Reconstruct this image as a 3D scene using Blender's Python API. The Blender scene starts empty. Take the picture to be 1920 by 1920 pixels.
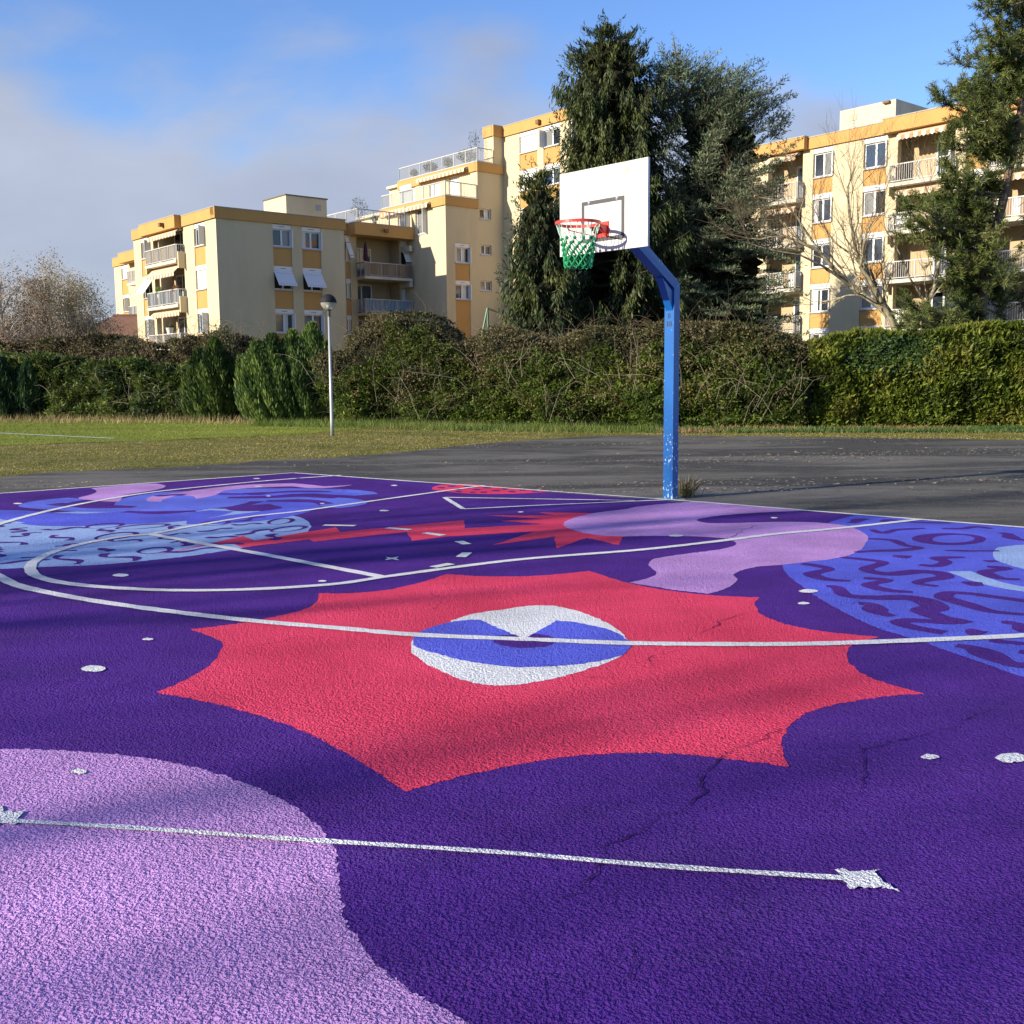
import bpy, math, random
import numpy as np
from mathutils import Matrix, Vector
random.seed(7); RNG = np.random.default_rng(7)
S = bpy.context.scene
COL = S.collection

# ------------------------------------------------------------------ camera
F, HOR, ROLL, CAMH = 2000.0, 712.0, -0.009, 1.42      # focal length and horizon row on a 1920 px wide picture
PITCH = -math.atan((960 - HOR) / F)
FW = np.array([0, math.cos(PITCH), math.sin(PITCH)])
R0 = np.array([1.0, 0, 0]); U0 = np.cross(R0, FW)
RT = math.cos(ROLL) * R0 + math.sin(ROLL) * U0
UP = -math.sin(ROLL) * R0 + math.cos(ROLL) * U0
CAM = np.array([0, 0, CAMH])
cd = bpy.data.cameras.new('camera'); co = bpy.data.objects.new('camera', cd); COL.objects.link(co)
cd.sensor_width = 36; cd.lens = 36 * F / 1920; cd.clip_start = .05; cd.clip_end = 3000
M = Matrix(((RT[0], UP[0], -FW[0], 0), (RT[1], UP[1], -FW[1], 0), (RT[2], UP[2], -FW[2], CAMH), (0, 0, 0, 1)))
co.matrix_world = M
S.camera = co

# ------------------------------------------------------------------ light
SUN_EL = math.radians(20.0)
sh = np.array([-.871, -.491]); sh /= np.linalg.norm(sh)
SUN = np.array([sh[0] * math.cos(SUN_EL), sh[1] * math.cos(SUN_EL), math.sin(SUN_EL)])
sl = bpy.data.lights.new('sun', 'SUN'); sl.energy = 4.0; sl.angle = math.radians(.53); sl.color = (1, .90, .74)
so = bpy.data.objects.new('sun', sl); COL.objects.link(so)
so.rotation_euler = Vector(-SUN).to_track_quat('-Z', 'Y').to_euler()
S.view_settings.view_transform = 'Standard'; S.view_settings.look = 'None'
S.view_settings.gamma = 1; S.view_settings.use_curve_mapping = False
S.view_settings.exposure = 1.1
W = bpy.data.worlds.new('World'); S.world = W; W.use_nodes = True
wn, wl = W.node_tree.nodes, W.node_tree.links; wn.clear()
def wnode(t, **k):
    n = wn.new(t)
    for a, b in k.items(): setattr(n, a, b)
    return n
sky = wnode('ShaderNodeTexSky', sky_type='NISHITA', sun_disc=False, sun_elevation=SUN_EL,
            sun_rotation=math.atan2(SUN[0], SUN[1]), air_density=1.0, dust_density=.3, ozone_density=4.0, altitude=50)
tc = wnode('ShaderNodeTexCoord')
mp = wnode('ShaderNodeMapping'); mp.inputs['Scale'].default_value = (1.0, 1.0, 2.1); mp.inputs['Location'].default_value = (1.37, .62, .33)
wl.new(tc.outputs['Generated'], mp.inputs['Vector'])
nz1 = wnode('ShaderNodeTexNoise'); nz1.inputs['Scale'].default_value = 2.3; nz1.inputs['Detail'].default_value = 7; nz1.inputs['Roughness'].default_value = .52
nz1.inputs['Distortion'].default_value = .25
wl.new(mp.outputs['Vector'], nz1.inputs['Vector'])
sep = wnode('ShaderNodeSeparateXYZ'); wl.new(tc.outputs['Generated'], sep.inputs[0])
def wmath(op, a, b=None, c=None):
    n = wnode('ShaderNodeMath', operation=op)
    for i, v in enumerate((a, b, c)):
        if v is None: continue
        if isinstance(v, (int, float)): n.inputs[i].default_value = v
        else: wl.new(v, n.inputs[i])
    return n.outputs[0]
# clouds lie thicker low down and towards the left, as over a town on a clearing winter morning
bias = wmath('ADD', wmath('MULTIPLY', sep.outputs[2], -1.75), wmath('MULTIPLY_ADD', sep.outputs[0], -.46, .27))
dens = wmath('ADD', wmath('MULTIPLY_ADD', nz1.outputs['Fac'], 1.9, -.45), bias)
ramp = wnode('ShaderNodeValToRGB'); ramp.color_ramp.interpolation = 'EASE'
ramp.color_ramp.elements[0].position = .27; ramp.color_ramp.elements[0].color = (0, 0, 0, 1)
ramp.color_ramp.elements[1].position = .62; ramp.color_ramp.elements[1].color = (.90, .90, .90, 1)
wl.new(dens, ramp.inputs['Fac'])
nz2 = wnode('ShaderNodeTexNoise'); nz2.inputs['Scale'].default_value = 3.1; nz2.inputs['Detail'].default_value = 6
wl.new(mp.outputs['Vector'], nz2.inputs['Vector'])
cr2 = wnode('ShaderNodeValToRGB')
cr2.color_ramp.elements[0].position = .3; cr2.color_ramp.elements[0].color = (1.40, 1.56, 2.02, 1)
cr2.color_ramp.elements[1].position = .72; cr2.color_ramp.elements[1].color = (2.20, 2.34, 2.78, 1)
wl.new(nz2.outputs['Fac'], cr2.inputs['Fac'])
mixc = wnode('ShaderNodeMixRGB'); wl.new(ramp.outputs['Color'], mixc.inputs['Fac'])
hs = wnode('ShaderNodeHueSaturation'); hs.inputs['Hue'].default_value = .512; hs.inputs['Saturation'].default_value = 1.10; hs.inputs['Value'].default_value = .86; wl.new(sky.outputs['Color'], hs.inputs['Color']); wl.new(hs.outputs['Color'], mixc.inputs['Color1']); wl.new(cr2.outputs['Color'], mixc.inputs['Color2'])
bg = wnode('ShaderNodeBackground'); bg.inputs['Strength'].default_value = .125
wo = wnode('ShaderNodeOutputWorld')
wl.new(mixc.outputs['Color'], bg.inputs['Color']); wl.new(bg.outputs[0], wo.inputs['Surface'])
S.render.engine = 'CYCLES'

# ------------------------------------------------------------------ geometry of the view: where a place lies in the world
def ray(u, v): return FW + RT * ((u - 960) / F) - UP * ((v - 960) / F)
def ground(u, v, z=0.0):
    d = ray(u, v); return CAM + d * ((z - CAMH) / d[2])
def at(u, v, D):
    d = ray(u, v); return CAM + d * (D / d[1])
def hz(u): return HOR + ROLL * (u - 960)
def unit(a): a = np.asarray(a, float); return a / np.linalg.norm(a)

# ------------------------------------------------------------------ materials
MATS = {}
def mat(name, color=(.5, .5, .5), rough=.6, metal=0, spec=.5, build=None):
    if name in MATS: return MATS[name]
    m = bpy.data.materials.new(name); m.use_nodes = True
    nt = m.node_tree; b = nt.nodes['Principled BSDF']
    b.inputs['Base Color'].default_value = (*color, 1); b.inputs['Roughness'].default_value = rough
    b.inputs['Metallic'].default_value = metal; b.inputs['Specular IOR Level'].default_value = spec
    if build: build(nt, b)
    MATS[name] = m; return m
def N(nt, t, **k):
    n = nt.nodes.new(t)
    for a, v in k.items():
        if a in n.inputs.keys(): n.inputs[a].default_value = v
        else: setattr(n, a, v)
    return n
def coords(nt, scale=None):
    t = N(nt, 'ShaderNodeTexCoord')
    if scale is None: return t.outputs['Object']
    m = N(nt, 'ShaderNodeMapping'); m.inputs['Scale'].default_value = scale
    nt.links.new(t.outputs['Object'], m.inputs['Vector']); return m.outputs['Vector']
def noise(nt, vec, scale, detail=4, rough=.5, dist=0):
    n = N(nt, 'ShaderNodeTexNoise'); n.inputs['Scale'].default_value = scale; n.inputs['Detail'].default_value = detail
    n.inputs['Roughness'].default_value = rough; n.inputs['Distortion'].default_value = dist
    nt.links.new(vec, n.inputs['Vector']); return n.outputs['Fac']
def rampn(nt, fac, stops):
    r = N(nt, 'ShaderNodeValToRGB'); e = r.color_ramp.elements
    while len(e) < len(stops): e.new(.5)
    for i, (p, c) in enumerate(stops):
        e[i].position = p; e[i].color = (*c, 1) if len(c) == 3 else c
    nt.links.new(fac, r.inputs['Fac']); return r.outputs['Color']
def mixn(nt, fac, a, b, mode='MIX'):
    m = N(nt, 'ShaderNodeMixRGB', blend_type=mode)
    for s, v in zip(('Fac', 'Color1', 'Color2'), (fac, a, b)):
        if isinstance(v, (int, float)): m.inputs[s].default_value = v
        elif isinstance(v, tuple): m.inputs[s].default_value = (*v, 1)
        else: nt.links.new(v, m.inputs[s])
    return m.outputs['Color']
def mathn(nt, op, a, b=0.0):
    m = N(nt, 'ShaderNodeMath', operation=op)
    for i, v in enumerate((a, b)):
        if isinstance(v, (int, float)): m.inputs[i].default_value = v
        else: nt.links.new(v, m.inputs[i])
    return m.outputs[0]
def bumpn(nt, b, h, strength, distance):
    n = N(nt, 'ShaderNodeBump'); n.inputs['Strength'].default_value = strength; n.inputs['Distance'].default_value = distance
    nt.links.new(h, n.inputs['Height']); nt.links.new(n.outputs['Normal'], b.inputs['Normal'])

def court_paint(name, color, rough=.75, spec=.05, under=None):
    """thick court paint rolled over coarse open asphalt: the grain of the stones shows through as real relief"""
    def f(nt, b):
        v = coords(nt)
        g1 = noise(nt, v, 98, 2, .55, .35)
        g2 = noise(nt, v, 34, 2, .5)
        wide = noise(nt, v, 1.3, 4, .55)
        h = mathn(nt, 'ADD', mathn(nt, 'MULTIPLY', g1, 1.0), mathn(nt, 'MULTIPLY', g2, .55))
        bumpn(nt, b, h, 1.0, .029)
        spk = noise(nt, v, 260, 1, .5)
        c = mixn(nt, rampn(nt, wide, [(.3, (0, 0, 0)), (.7, (1, 1, 1))]), tuple(x * .74 for x in color), tuple(min(.92, x * 1.16) for x in color))
        dust = noise(nt, v, 4.5, 6, .75)
        c = mixn(nt, mathn(nt, 'MULTIPLY', rampn(nt, dust, [(.55, (0, 0, 0)), (.72, (1, 1, 1))]), .08), c, tuple(x * .75 + .10 for x in color))
        roll = noise(nt, coords(nt, (.5, 3.2, 1)), 1.6, 5, .7)
        c = mixn(nt, mathn(nt, 'MULTIPLY', rampn(nt, roll, [(.52, (0, 0, 0)), (.68, (1, 1, 1))]), .16), c, tuple(x * .7 + .06 for x in color))
        # in the pits between stones less paint has settled
        pit = rampn(nt, g1, [(.36, (1, 1, 1)), (.47, (0, 0, 0))])
        c = mixn(nt, mathn(nt, 'MULTIPLY', pit, .46), c, under or tuple(x * .35 for x in color))
        c = mixn(nt, mathn(nt, 'MULTIPLY', rampn(nt, spk, [(.60, (0, 0, 0)), (.75, (1, 1, 1))]), .12), c, tuple(x * .6 + .3 for x in color))
        nt.links.new(c, b.inputs['Base Color'])
    return mat(name, color, rough, 0, spec, f)
P_PURPLE = court_paint('paint_purple', (.092, .027, .262))
P_RED = court_paint('paint_red', (.88, .066, .142), under=(.62, .036, .09))
P_LILAC = court_paint('paint_lilac', (.58, .315, .68), under=(.22, .09, .36))
P_BLUE = court_paint('paint_blue', (.125, .145, .75))
P_BLUE2 = court_paint('paint_mid_blue', (.15, .19, .77))
P_LIGHT = court_paint('paint_light_blue', (.36, .50, .90))
P_WHITE = court_paint('paint_white', (.87, .87, .87), under=(.74, .74, .76))
P_CRACK = mat('crack_shade', (.030, .011, .066), .95, 0, .05)  # shade inside the crack grooves, put in as a flat dark colour

def f_asph(nt, b):
    v = coords(nt)
    g = noise(nt, v, 60, 3, .6); gg = noise(nt, v, 38, 5, .8)
    w = noise(nt, coords(nt, (.16, .62, 1)), 1.0, 8, .68, .6)
    w2 = noise(nt, v, .35, 5, .6)
    c = rampn(nt, gg, [(.36, (.014, .0135, .012)), (.53, (.044, .040, .034)), (.64, (.20, .18, .145))])
    g9 = noise(nt, coords(nt, (.7, 1, 1)), 7, 6, .8)
    c = mixn(nt, mathn(nt, 'MULTIPLY', rampn(nt, g9, [(.50, (0, 0, 0)), (.64, (1, 1, 1))]), .5), c, (.15, .135, .105))
    c = mixn(nt, mathn(nt, 'MULTIPLY', rampn(nt, g9, [(.36, (1, 1, 1)), (.46, (0, 0, 0))]), .5), c, (.012, .011, .010))
    c = mixn(nt, mathn(nt, 'MULTIPLY', rampn(nt, w, [(.46, (0, 0, 0)), (.57, (1, 1, 1))]), .55), c, (.20, .18, .145))
    c = mixn(nt, mathn(nt, 'MULTIPLY', rampn(nt, w2, [(.5, (0, 0, 0)), (.68, (1, 1, 1))]), .35), c, (.085, .085, .055))
    nt.links.new(c, b.inputs['Base Color'])
    bumpn(nt, b, mathn(nt, 'ADD', g, mathn(nt, 'MULTIPLY', gg, .5)), 1, .008)
ASPHALT = mat('old_asphalt', (.06, .06, .06), .85, 0, .3, f_asph)
def f_soil(nt, b):
    v = coords(nt)
    c = rampn(nt, noise(nt, v, .9, 6, .65), [(.3, (.11, .125, .026)), (.5, (.20, .185, .05)), (.7, (.31, .24, .12))])
    c2 = rampn(nt, noise(nt, v, 14, 5, .7), [(.3, (.35, .35, .35)), (.7, (1.25, 1.25, 1.25))])
    nt.links.new(mixn(nt, 1.0, c, c2, 'MULTIPLY'), b.inputs['Base Color'])
    bumpn(nt, b, noise(nt, v, 22, 5, .7), 1, .05)
SOIL = mat('worn_turf', (.1, .1, .04), .95, 0, .1, f_soil)
def f_turf(nt, b):
    v = coords(nt)
    c = rampn(nt, noise(nt, coords(nt, (.25, 1, 1)), .6, 5, .6), [(.3, (.15, .185, .024)), (.7, (.235, .265, .045))])
    nt.links.new(c, b.inputs['Base Color']); bumpn(nt, b, noise(nt, v, 25, 4, .7), 1, .04)
TURF = mat('mown_turf', (.09, .16, .02), .95, 0, .1, f_turf)

def stucco(name, color, stain=.25):
    def f(nt, b):
        v = coords(nt)
        w = noise(nt, coords(nt, (1, 1, .25)), .8, 6, .6)
        c = mixn(nt, mathn(nt, 'MULTIPLY', rampn(nt, w, [(.42, (0, 0, 0)), (.72, (1, 1, 1))]), stain), color, tuple(x * .62 for x in color))
        nt.links.new(c, b.inputs['Base Color']); bumpn(nt, b, noise(nt, v, 30, 3, .6), .5, .01)
    return mat(name, color, .88, 0, .2, f)
CREAM = stucco('cream_render', (.575, .485, .315), .34)
OCHRE = stucco('ochre_render', (.51, .29, .100), .28)
CONC = stucco('stained_concrete', (.50, .46, .36), .7)
SLABM = stucco('slab_concrete', (.55, .51, .42), .5)
WHITE = mat('white_pvc', (.68, .68, .67), .4)
METALW = mat('white_metal', (.47, .46, .43), .5)
GREYM = mat('grey_metal', (.28, .29, .31), .45, .5)
DARKM = mat('dark_metal', (.035, .035, .04), .5)
def f_glass(nt, b):
    v = coords(nt)
    nt.links.new(rampn(nt, noise(nt, v, .7, 3), [(.35, (.012, .017, .025)), (.65, (.06, .075, .095))]), b.inputs['Base Color'])
GLASS = mat('window_glass', (.03, .04, .05), .06, 0, .8, f_glass)
GLASSES = [GLASS, GLASS, mat('dark_window_glass', (.010, .012, .014), .04, 0, .8), mat('net_curtain_glass', (.20, .20, .19), .12, 0, .7), mat('blue_window_glass', (.035, .07, .13), .05, 0, .9)]
CURTAIN = mat('pale_curtain', (.62, .60, .56), .9)
BLUEP = mat('blue_screen', (.09, .20, .30), .6)
BROWNP = mat('brown_screen', (.28, .17, .09), .7)
CLOTH = mat('awning_cloth', (.62, .45, .30), .85)
CLOTHD = mat('awning_stripe', (.40, .25, .15), .85)
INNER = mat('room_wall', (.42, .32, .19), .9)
SHADEM = mat('shutter_shade', (.02, .018, .016), .9)

def leafmat(name, rough=.6, trans=.28, spec=.3):
    if name in MATS: return MATS[name]
    m = bpy.data.materials.new(name); m.use_nodes = True; nt = m.node_tree; b = nt.nodes['Principled BSDF']
    a = N(nt, 'ShaderNodeAttribute'); a.attribute_name = 'Col'
    nt.links.new(a.outputs['Color'], b.inputs['Base Color']); b.inputs['Roughness'].default_value = rough; b.inputs['Specular IOR Level'].default_value = spec
    t = N(nt, 'ShaderNodeBsdfTranslucent'); nt.links.new(a.outputs['Color'], t.inputs['Color'])
    mx = N(nt, 'ShaderNodeMixShader'); mx.inputs['Fac'].default_value = trans
    nt.links.new(b.outputs[0], mx.inputs[1]); nt.links.new(t.outputs[0], mx.inputs[2])
    nt.links.new(mx.outputs[0], nt.nodes['Material Output'].inputs['Surface'])
    MATS[name] = m; return m
LEAF = leafmat('leaves'); NEEDLE = leafmat('needles', .55, .2); DRY = leafmat('dry_stems', .9, .25, .05)
def f_bark(nt, b):
    v = coords(nt, (1, 1, .3))
    nt.links.new(rampn(nt, noise(nt, v, 9, 6, .65), [(.35, (.055, .042, .03)), (.65, (.17, .14, .105))]), b.inputs['Base Color'])
BARK = mat('bark', (.1, .08, .06), .9, 0, .1, f_bark)
def f_pale(nt, b):
    v = coords(nt, (1, 1, .5))
    nt.links.new(rampn(nt, noise(nt, v, 5, 6, .6), [(.35, (.11, .09, .06)), (.48, (.30, .26, .17)), (.7, (.47, .43, .32))]), b.inputs['Base Color'])
PALEBARK = mat('pale_bark', (.3, .26, .18), .9, 0, .1, f_pale)
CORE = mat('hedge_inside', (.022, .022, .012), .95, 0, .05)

# ------------------------------------------------------------------ object helpers
def tag(o, label=None, cat=None, group=None, kind=None):
    if label: o['label'] = label
    if cat: o['category'] = cat
    if group: o['group'] = group
    if kind: o['kind'] = kind
    return o
def empty(name, loc, label=None, cat=None, group=None):
    o = bpy.data.objects.new(name, None); COL.objects.link(o); o.location = tuple(float(x) for x in loc)
    o.empty_display_size = .2
    return tag(o, label, cat, group)
def rootloc(p):
    v = Vector((0, 0, 0))
    while p is not None: v += Vector(p.location); p = p.parent
    return np.array(v)
def link(name, me, m, parent=None):
    o = bpy.data.objects.new(name, me); COL.objects.link(o)
    if m: me.materials.append(m)
    if parent is not None: o.parent = parent
    return o
class MB:
    """collects boxes, quads and tubes in world coordinates; build() links them as one mesh"""
    def __init__(s): s.v = []; s.f = []
    def quad(s, *p):
        i = len(s.v); s.v += [tuple(map(float, q)) for q in p]; s.f.append(tuple(range(i, i + len(p)))); return s
    def hexa(s, a, b):
        i = len(s.v); s.v += [tuple(map(float, q)) for q in list(a) + list(b)]; n = len(a)
        s.f.append(tuple(i + k for k in reversed(range(n)))); s.f.append(tuple(i + n + k for k in range(n)))
        for k in range(n):
            k2 = (k + 1) % n; s.f.append((i + k, i + k2, i + n + k2, i + n + k))
        return s
    def box(s, x0, x1, y0, y1, z0, z1):
        return s.hexa([(x0, y0, z0), (x1, y0, z0), (x1, y1, z0), (x0, y1, z0)], [(x0, y0, z1), (x1, y0, z1), (x1, y1, z1), (x0, y1, z1)])
    def tube(s, pts, r, k=6, caps=True):
        pts = [np.asarray(p, float) for p in pts]; n = len(pts); rr = r if hasattr(r, '__len__') else [r] * n
        i = len(s.v); prev = None
        for j in range(n):
            t = unit(pts[min(j + 1, n - 1)] - pts[max(j - 1, 0)])
            if prev is None: prev = unit(np.cross(t, (0, 0, 1) if abs(t[2]) < .9 else (1, 0, 0)))
            a = unit(prev - t * (prev @ t)); b = np.cross(t, a); prev = a
            for q in range(k):
                an = 2 * math.pi * q / k; s.v.append(tuple(pts[j] + rr[j] * (math.cos(an) * a + math.sin(an) * b)))
        for j in range(n - 1):
            for q in range(k):
                q2 = (q + 1) % k; s.f.append((i + j * k + q, i + j * k + q2, i + (j + 1) * k + q2, i + (j + 1) * k + q))
        if caps:
            s.f.append(tuple(i + q for q in reversed(range(k)))); s.f.append(tuple(i + (n - 1) * k + q for q in range(k)))
        return s
    def lathe(s, c, prof, k=20):
        i = len(s.v); n = len(prof)
        for r, z in prof:
            for q in range(k):
                an = 2 * math.pi * q / k; s.v.append((c[0] + r * math.cos(an), c[1] + r * math.sin(an), c[2] + z))
        for j in range(n - 1):
            for q in range(k):
                q2 = (q + 1) % k; s.f.append((i + j * k + q, i + j * k + q2, i + (j + 1) * k + q2, i + (j + 1) * k + q))
        return s
    def ball(s, c, r, k=6):
        return s.lathe(c, [(r * math.sin(a), -r * math.cos(a)) for a in np.linspace(.05, math.pi - .05, 5)], k)
    def build(s, name, m, parent=None, smooth=False):
        me = bpy.data.meshes.new(name); L = rootloc(parent) if parent is not None else np.zeros(3)
        v = np.array(s.v) - L if len(s.v) else []
        me.from_pydata([tuple(q) for q in v], [], s.f); me.update()
        if smooth: me.polygons.foreach_set('use_smooth', [True] * len(me.polygons))
        return link(name, me, m, parent)
def quads_mesh(name, V, m, parent=None, col=None, nv=4):
    """V (n, nv, 3) world coordinates, one face each; col (n,3) one colour each"""
    V = np.asarray(V, float); n = len(V); L = rootloc(parent) if parent is not None else np.zeros(3)
    me = bpy.data.meshes.new(name); me.vertices.add(n * nv); me.loops.add(n * nv); me.polygons.add(n)
    me.vertices.foreach_set('co', (V - L).reshape(-1).astype(np.float32))
    me.loops.foreach_set('vertex_index', np.arange(n * nv, dtype=np.int32))
    me.polygons.foreach_set('loop_start', np.arange(0, n * nv, nv, dtype=np.int32))
    if col is not None:
        a = me.attributes.new('Col', 'FLOAT_COLOR', 'POINT')
        c = np.ones((n, nv, 4), np.float32); c[:, :, :3] = np.asarray(col)[:, None, :]
        a.data.foreach_set('color', c.reshape(-1))
    me.update(); me.validate()
    return link(name, me, m, parent)
def nrm(a): return a / np.maximum(np.linalg.norm(a, axis=-1, keepdims=True), 1e-9)
def leaves(c, d, nl, L, Wd):
    """leaf quads: base c, direction d, flat normal nl, length L, width Wd (arrays)"""
    d = nrm(d); s = nrm(np.cross(d, nl)); L = np.asarray(L)[:, None] if np.ndim(L) else L; Wd = np.asarray(Wd)[:, None] if np.ndim(Wd) else Wd
    return np.stack([c, c + d * L * .45 + s * Wd * .5, c + d * L, c + d * L * .45 - s * Wd * .5], 1)
def rdir(n, up=0.0):
    v = nrm(RNG.normal(size=(n, 3))); v[:, 2] += up; return nrm(v)
def segs_mesh(name, P0, P1, A, B, m, parent=None, k=4):
    """tapered twig segments"""
    P0, P1 = np.asarray(P0), np.asarray(P1); A = np.asarray(A)[:, None]; B = np.asarray(B)[:, None]; n = len(P0)
    t = nrm(P1 - P0); ref = np.where(np.abs(t[:, 2:3]) < .9, np.array([[0, 0, 1.]]), np.array([[1., 0, 0]]))
    a = nrm(np.cross(t, ref)); b = np.cross(t, a)
    ring = []
    for P, R in ((P0, A), (P1, B)):
        for q in range(k):
            an = 2 * math.pi * q / k; ring.append(P + R * (math.cos(an) * a + math.sin(an) * b))
    ring = np.stack(ring, 1)
    L = rootloc(parent) if parent is not None else np.zeros(3)
    me = bpy.data.meshes.new(name); me.vertices.add(n * 2 * k); me.vertices.foreach_set('co', (ring - L).reshape(-1).astype(np.float32))
    f = np.array([[q, (q + 1) % k, k + (q + 1) % k, k + q] for q in range(k)])
    idx = (np.arange(n)[:, None, None] * 2 * k + f[None]).reshape(-1)
    me.loops.add(n * k * 4); me.polygons.add(n * k); me.loops.foreach_set('vertex_index', idx.astype(np.int32))
    me.polygons.foreach_set('loop_start', np.arange(0, n * k * 4, 4, dtype=np.int32)); me.update(); me.validate()
    return link(name, me, m, parent)
def wob(x, y, seed, s=1.0):
    """cheap smooth noise in about -1..1"""
    r = np.random.default_rng(seed); o = 0; amp = 0
    for k in range(6):
        f = s * (1.0 * 1.55 ** k); a = .72 ** k; p = r.uniform(0, 6.28, 3); th = r.uniform(0, 6.28)
        o = o + a * np.sin(f * (x * math.cos(th) + y * math.sin(th)) + p[0] + .8 * np.sin(f * .6 * (y * math.cos(th) - x * math.sin(th)) + p[1])); amp += a
    return o / amp * 1.6


# ------------------------------------------------------------------ ground, yard, field
def sheet(name, pts, z, m, parent=None, kind=None):
    mb = MB(); mb.quad(*[(p[0], p[1], z) for p in pts]); o = mb.build(name, m, parent)
    if kind: tag(o, kind=kind)
    return o
sheet('ground', [(-900, -400), (900, -400), (900, 1500), (-900, 1500)], -.016, SOIL, kind='structure')
def gp(*uv): return [ground(*p)[:2] for p in uv]
def rough_edge(pts, amp, step=.25, seed=1):
    out = []
    for a, b in zip(pts, pts[1:]):
        a, b = np.array(a), np.array(b); n = max(1, int(np.linalg.norm(b - a) / step)); nn = unit([-(b - a)[1], (b - a)[0]])
        for k in range(n):
            p = a + (b - a) * k / n; out.append(p + nn * amp * float(wob(p[0] * 2, p[1] * 2, seed, 1.6)))
    out.append(np.array(pts[-1])); return out
YARD_FAR = gp((-500, 921), (-200, 906), (0, 894), (87, 887), (333, 874), (633, 857), (760, 847), (850, 838), (950, 828), (1060, 820), (1200, 816), (1500, 819), (1920, 825), (2400, 832))
sheet('asphalt_yard', rough_edge(YARD_FAR, .22) + [(40, 8), (40, -40), (-45, -40), (-30, 2)], 0, ASPHALT, kind='structure')
sheet('sports_field', rough_edge(gp((-700, 851), (-300, 843), (0, 834), (200, 828), (400, 821), (560, 813), (690, 803), (640, 795)), .3) + gp((300, 788), (-300, 776), (-900, 772)), -.008, TURF, kind='structure')
mb = MB(); a, b = ground(-120, 806.5), ground(214, 822); nn = unit([-(b - a)[1], (b - a)[0]]) * .055
mb.quad((*(a[:2] - nn), .004), (*(b[:2] - nn), .004), (*(b[:2] + nn), .004), (*(a[:2] + nn), .004))
tag(mb.build('field_line', mat('field_line_paint', (.7, .72, .66), .9)), kind='structure')

# ------------------------------------------------------------------ painted court
COURT_Z = .002
corner = ground(550, 887); cb = ground(1920, 990); cs = ground(0, 926)
db, ds = unit(cb - corner), unit(cs - corner)
court_pts = [corner, corner + db * 17, corner + db * 17 + ds * 26, corner + ds * 26]
court = sheet('basketball_court', [p[:2] for p in court_pts], COURT_Z, P_PURPLE, kind='structure')
def spline(pts, closed=True, step=5.0):
    """Catmull-Rom through points; a point with a third entry is a sharp corner"""
    n = len(pts); out = []
    P = [np.array(p[:2], float) for p in pts]; C = [len(p) > 2 for p in pts]
    for i in range(n if closed else n - 1):
        a, b = P[i], P[(i + 1) % n]
        p0 = P[i - 1] if (closed or i > 0) else a; p3 = P[(i + 2) % n] if (closed or i + 2 < n) else b
        m0 = (b - p0) * .5 if not C[i] else (b - a); m1 = (p3 - a) * .5 if not C[(i + 1) % n] else (b - a)
        L = np.linalg.norm(b - a)
        lim = L * 1.1
        for mm in (m0, m1):
            l = np.linalg.norm(mm)
            if l > lim: mm *= lim / l
        k = max(1, int(L / step))
        for j in range(k):
            t = j / k; t2, t3 = t * t, t ** 3
            out.append((2 * t3 - 3 * t2 + 1) * a + (t3 - 2 * t2 + t) * m0 + (-2 * t3 + 3 * t2) * b + (t3 - t2) * m1)
    if not closed: out.append(P[-1])
    return out
def wavy(g, amp=.004, seed=3):
    g = np.array(g); r = np.random.default_rng(seed)
    g[:, :2] += r.normal(size=(len(g), 2)) * amp; return g
def paint(name, pts, m, lev, smooth=True, amp=.0045):
    uv = spline(pts) if smooth else spline([(*p[:2], 1) for p in pts])
    g = wavy([ground(*p) for p in uv], amp); z = COURT_Z + .001 * lev
    mb = MB(); mb.quad(*[(p[0], p[1], z) for p in g]); return mb.build(name, m, court)
def stroke_world(g, w, z):
    """ribbon of width w (number or list) along world points g"""
    g = np.array(g)[:, :2]; n = len(g); w = np.array(w) if hasattr(w, '__len__') else np.full(n, w)
    t = np.gradient(g, axis=0); t = nrm(t); nn = np.stack([-t[:, 1], t[:, 0]], 1)
    Lp, Rp = g + nn * w[:, None] / 2, g - nn * w[:, None] / 2; mb = MB()
    for i in range(n - 1):
        z0, z1 = z + 4e-6 * i, z + 4e-6 * (i + 1); mb.quad((*Lp[i], z0), (*Rp[i], z0), (*Rp[i + 1], z1), (*Lp[i + 1], z1))
    return mb
def resample(g, step):
    g = np.array(g)[:, :2]; d = np.r_[0, np.cumsum(np.linalg.norm(np.diff(g, axis=0), axis=1))]
    n = max(2, int(d[-1] / step) + 1); t = np.linspace(0, d[-1], n)
    return np.stack([np.interp(t, d, g[:, k]) for k in range(2)], 1)
def line(name, pts, w=.075, lev=6, m=None, smooth=True, rag=.06):
    uv = spline(pts, False) if smooth else spline([(*p[:2], 1) for p in pts], False, 20)
    g = resample([ground(*p) for p in uv], .07); r = np.random.default_rng(len(g))
    return stroke_world(g, w * (1 + rag * r.normal(size=len(g))), COURT_Z + .001 * lev).build(name, m or P_WHITE, court)
def dot(u, v, rx, ry, name='painted_dot', m=None, lev=5):
    return paint(name, [(u + rx * math.cos(a), v + ry * math.sin(a)) for a in np.linspace(0, 2 * math.pi, 15)[:-1]], m or P_WHITE, lev, amp=.003)
def C1(x, y): return (x / 3, 860 + y / 3)                    # reading frames of the photograph's details
def C2(x, y): return (560 + x / 3, 860 + y / 3)
def C3(x, y): return (1180 + x * .3854, 900 + y * .3854)
def C5(x, y): return (700 + x * .3125, 1080 + y * .3125)
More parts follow.
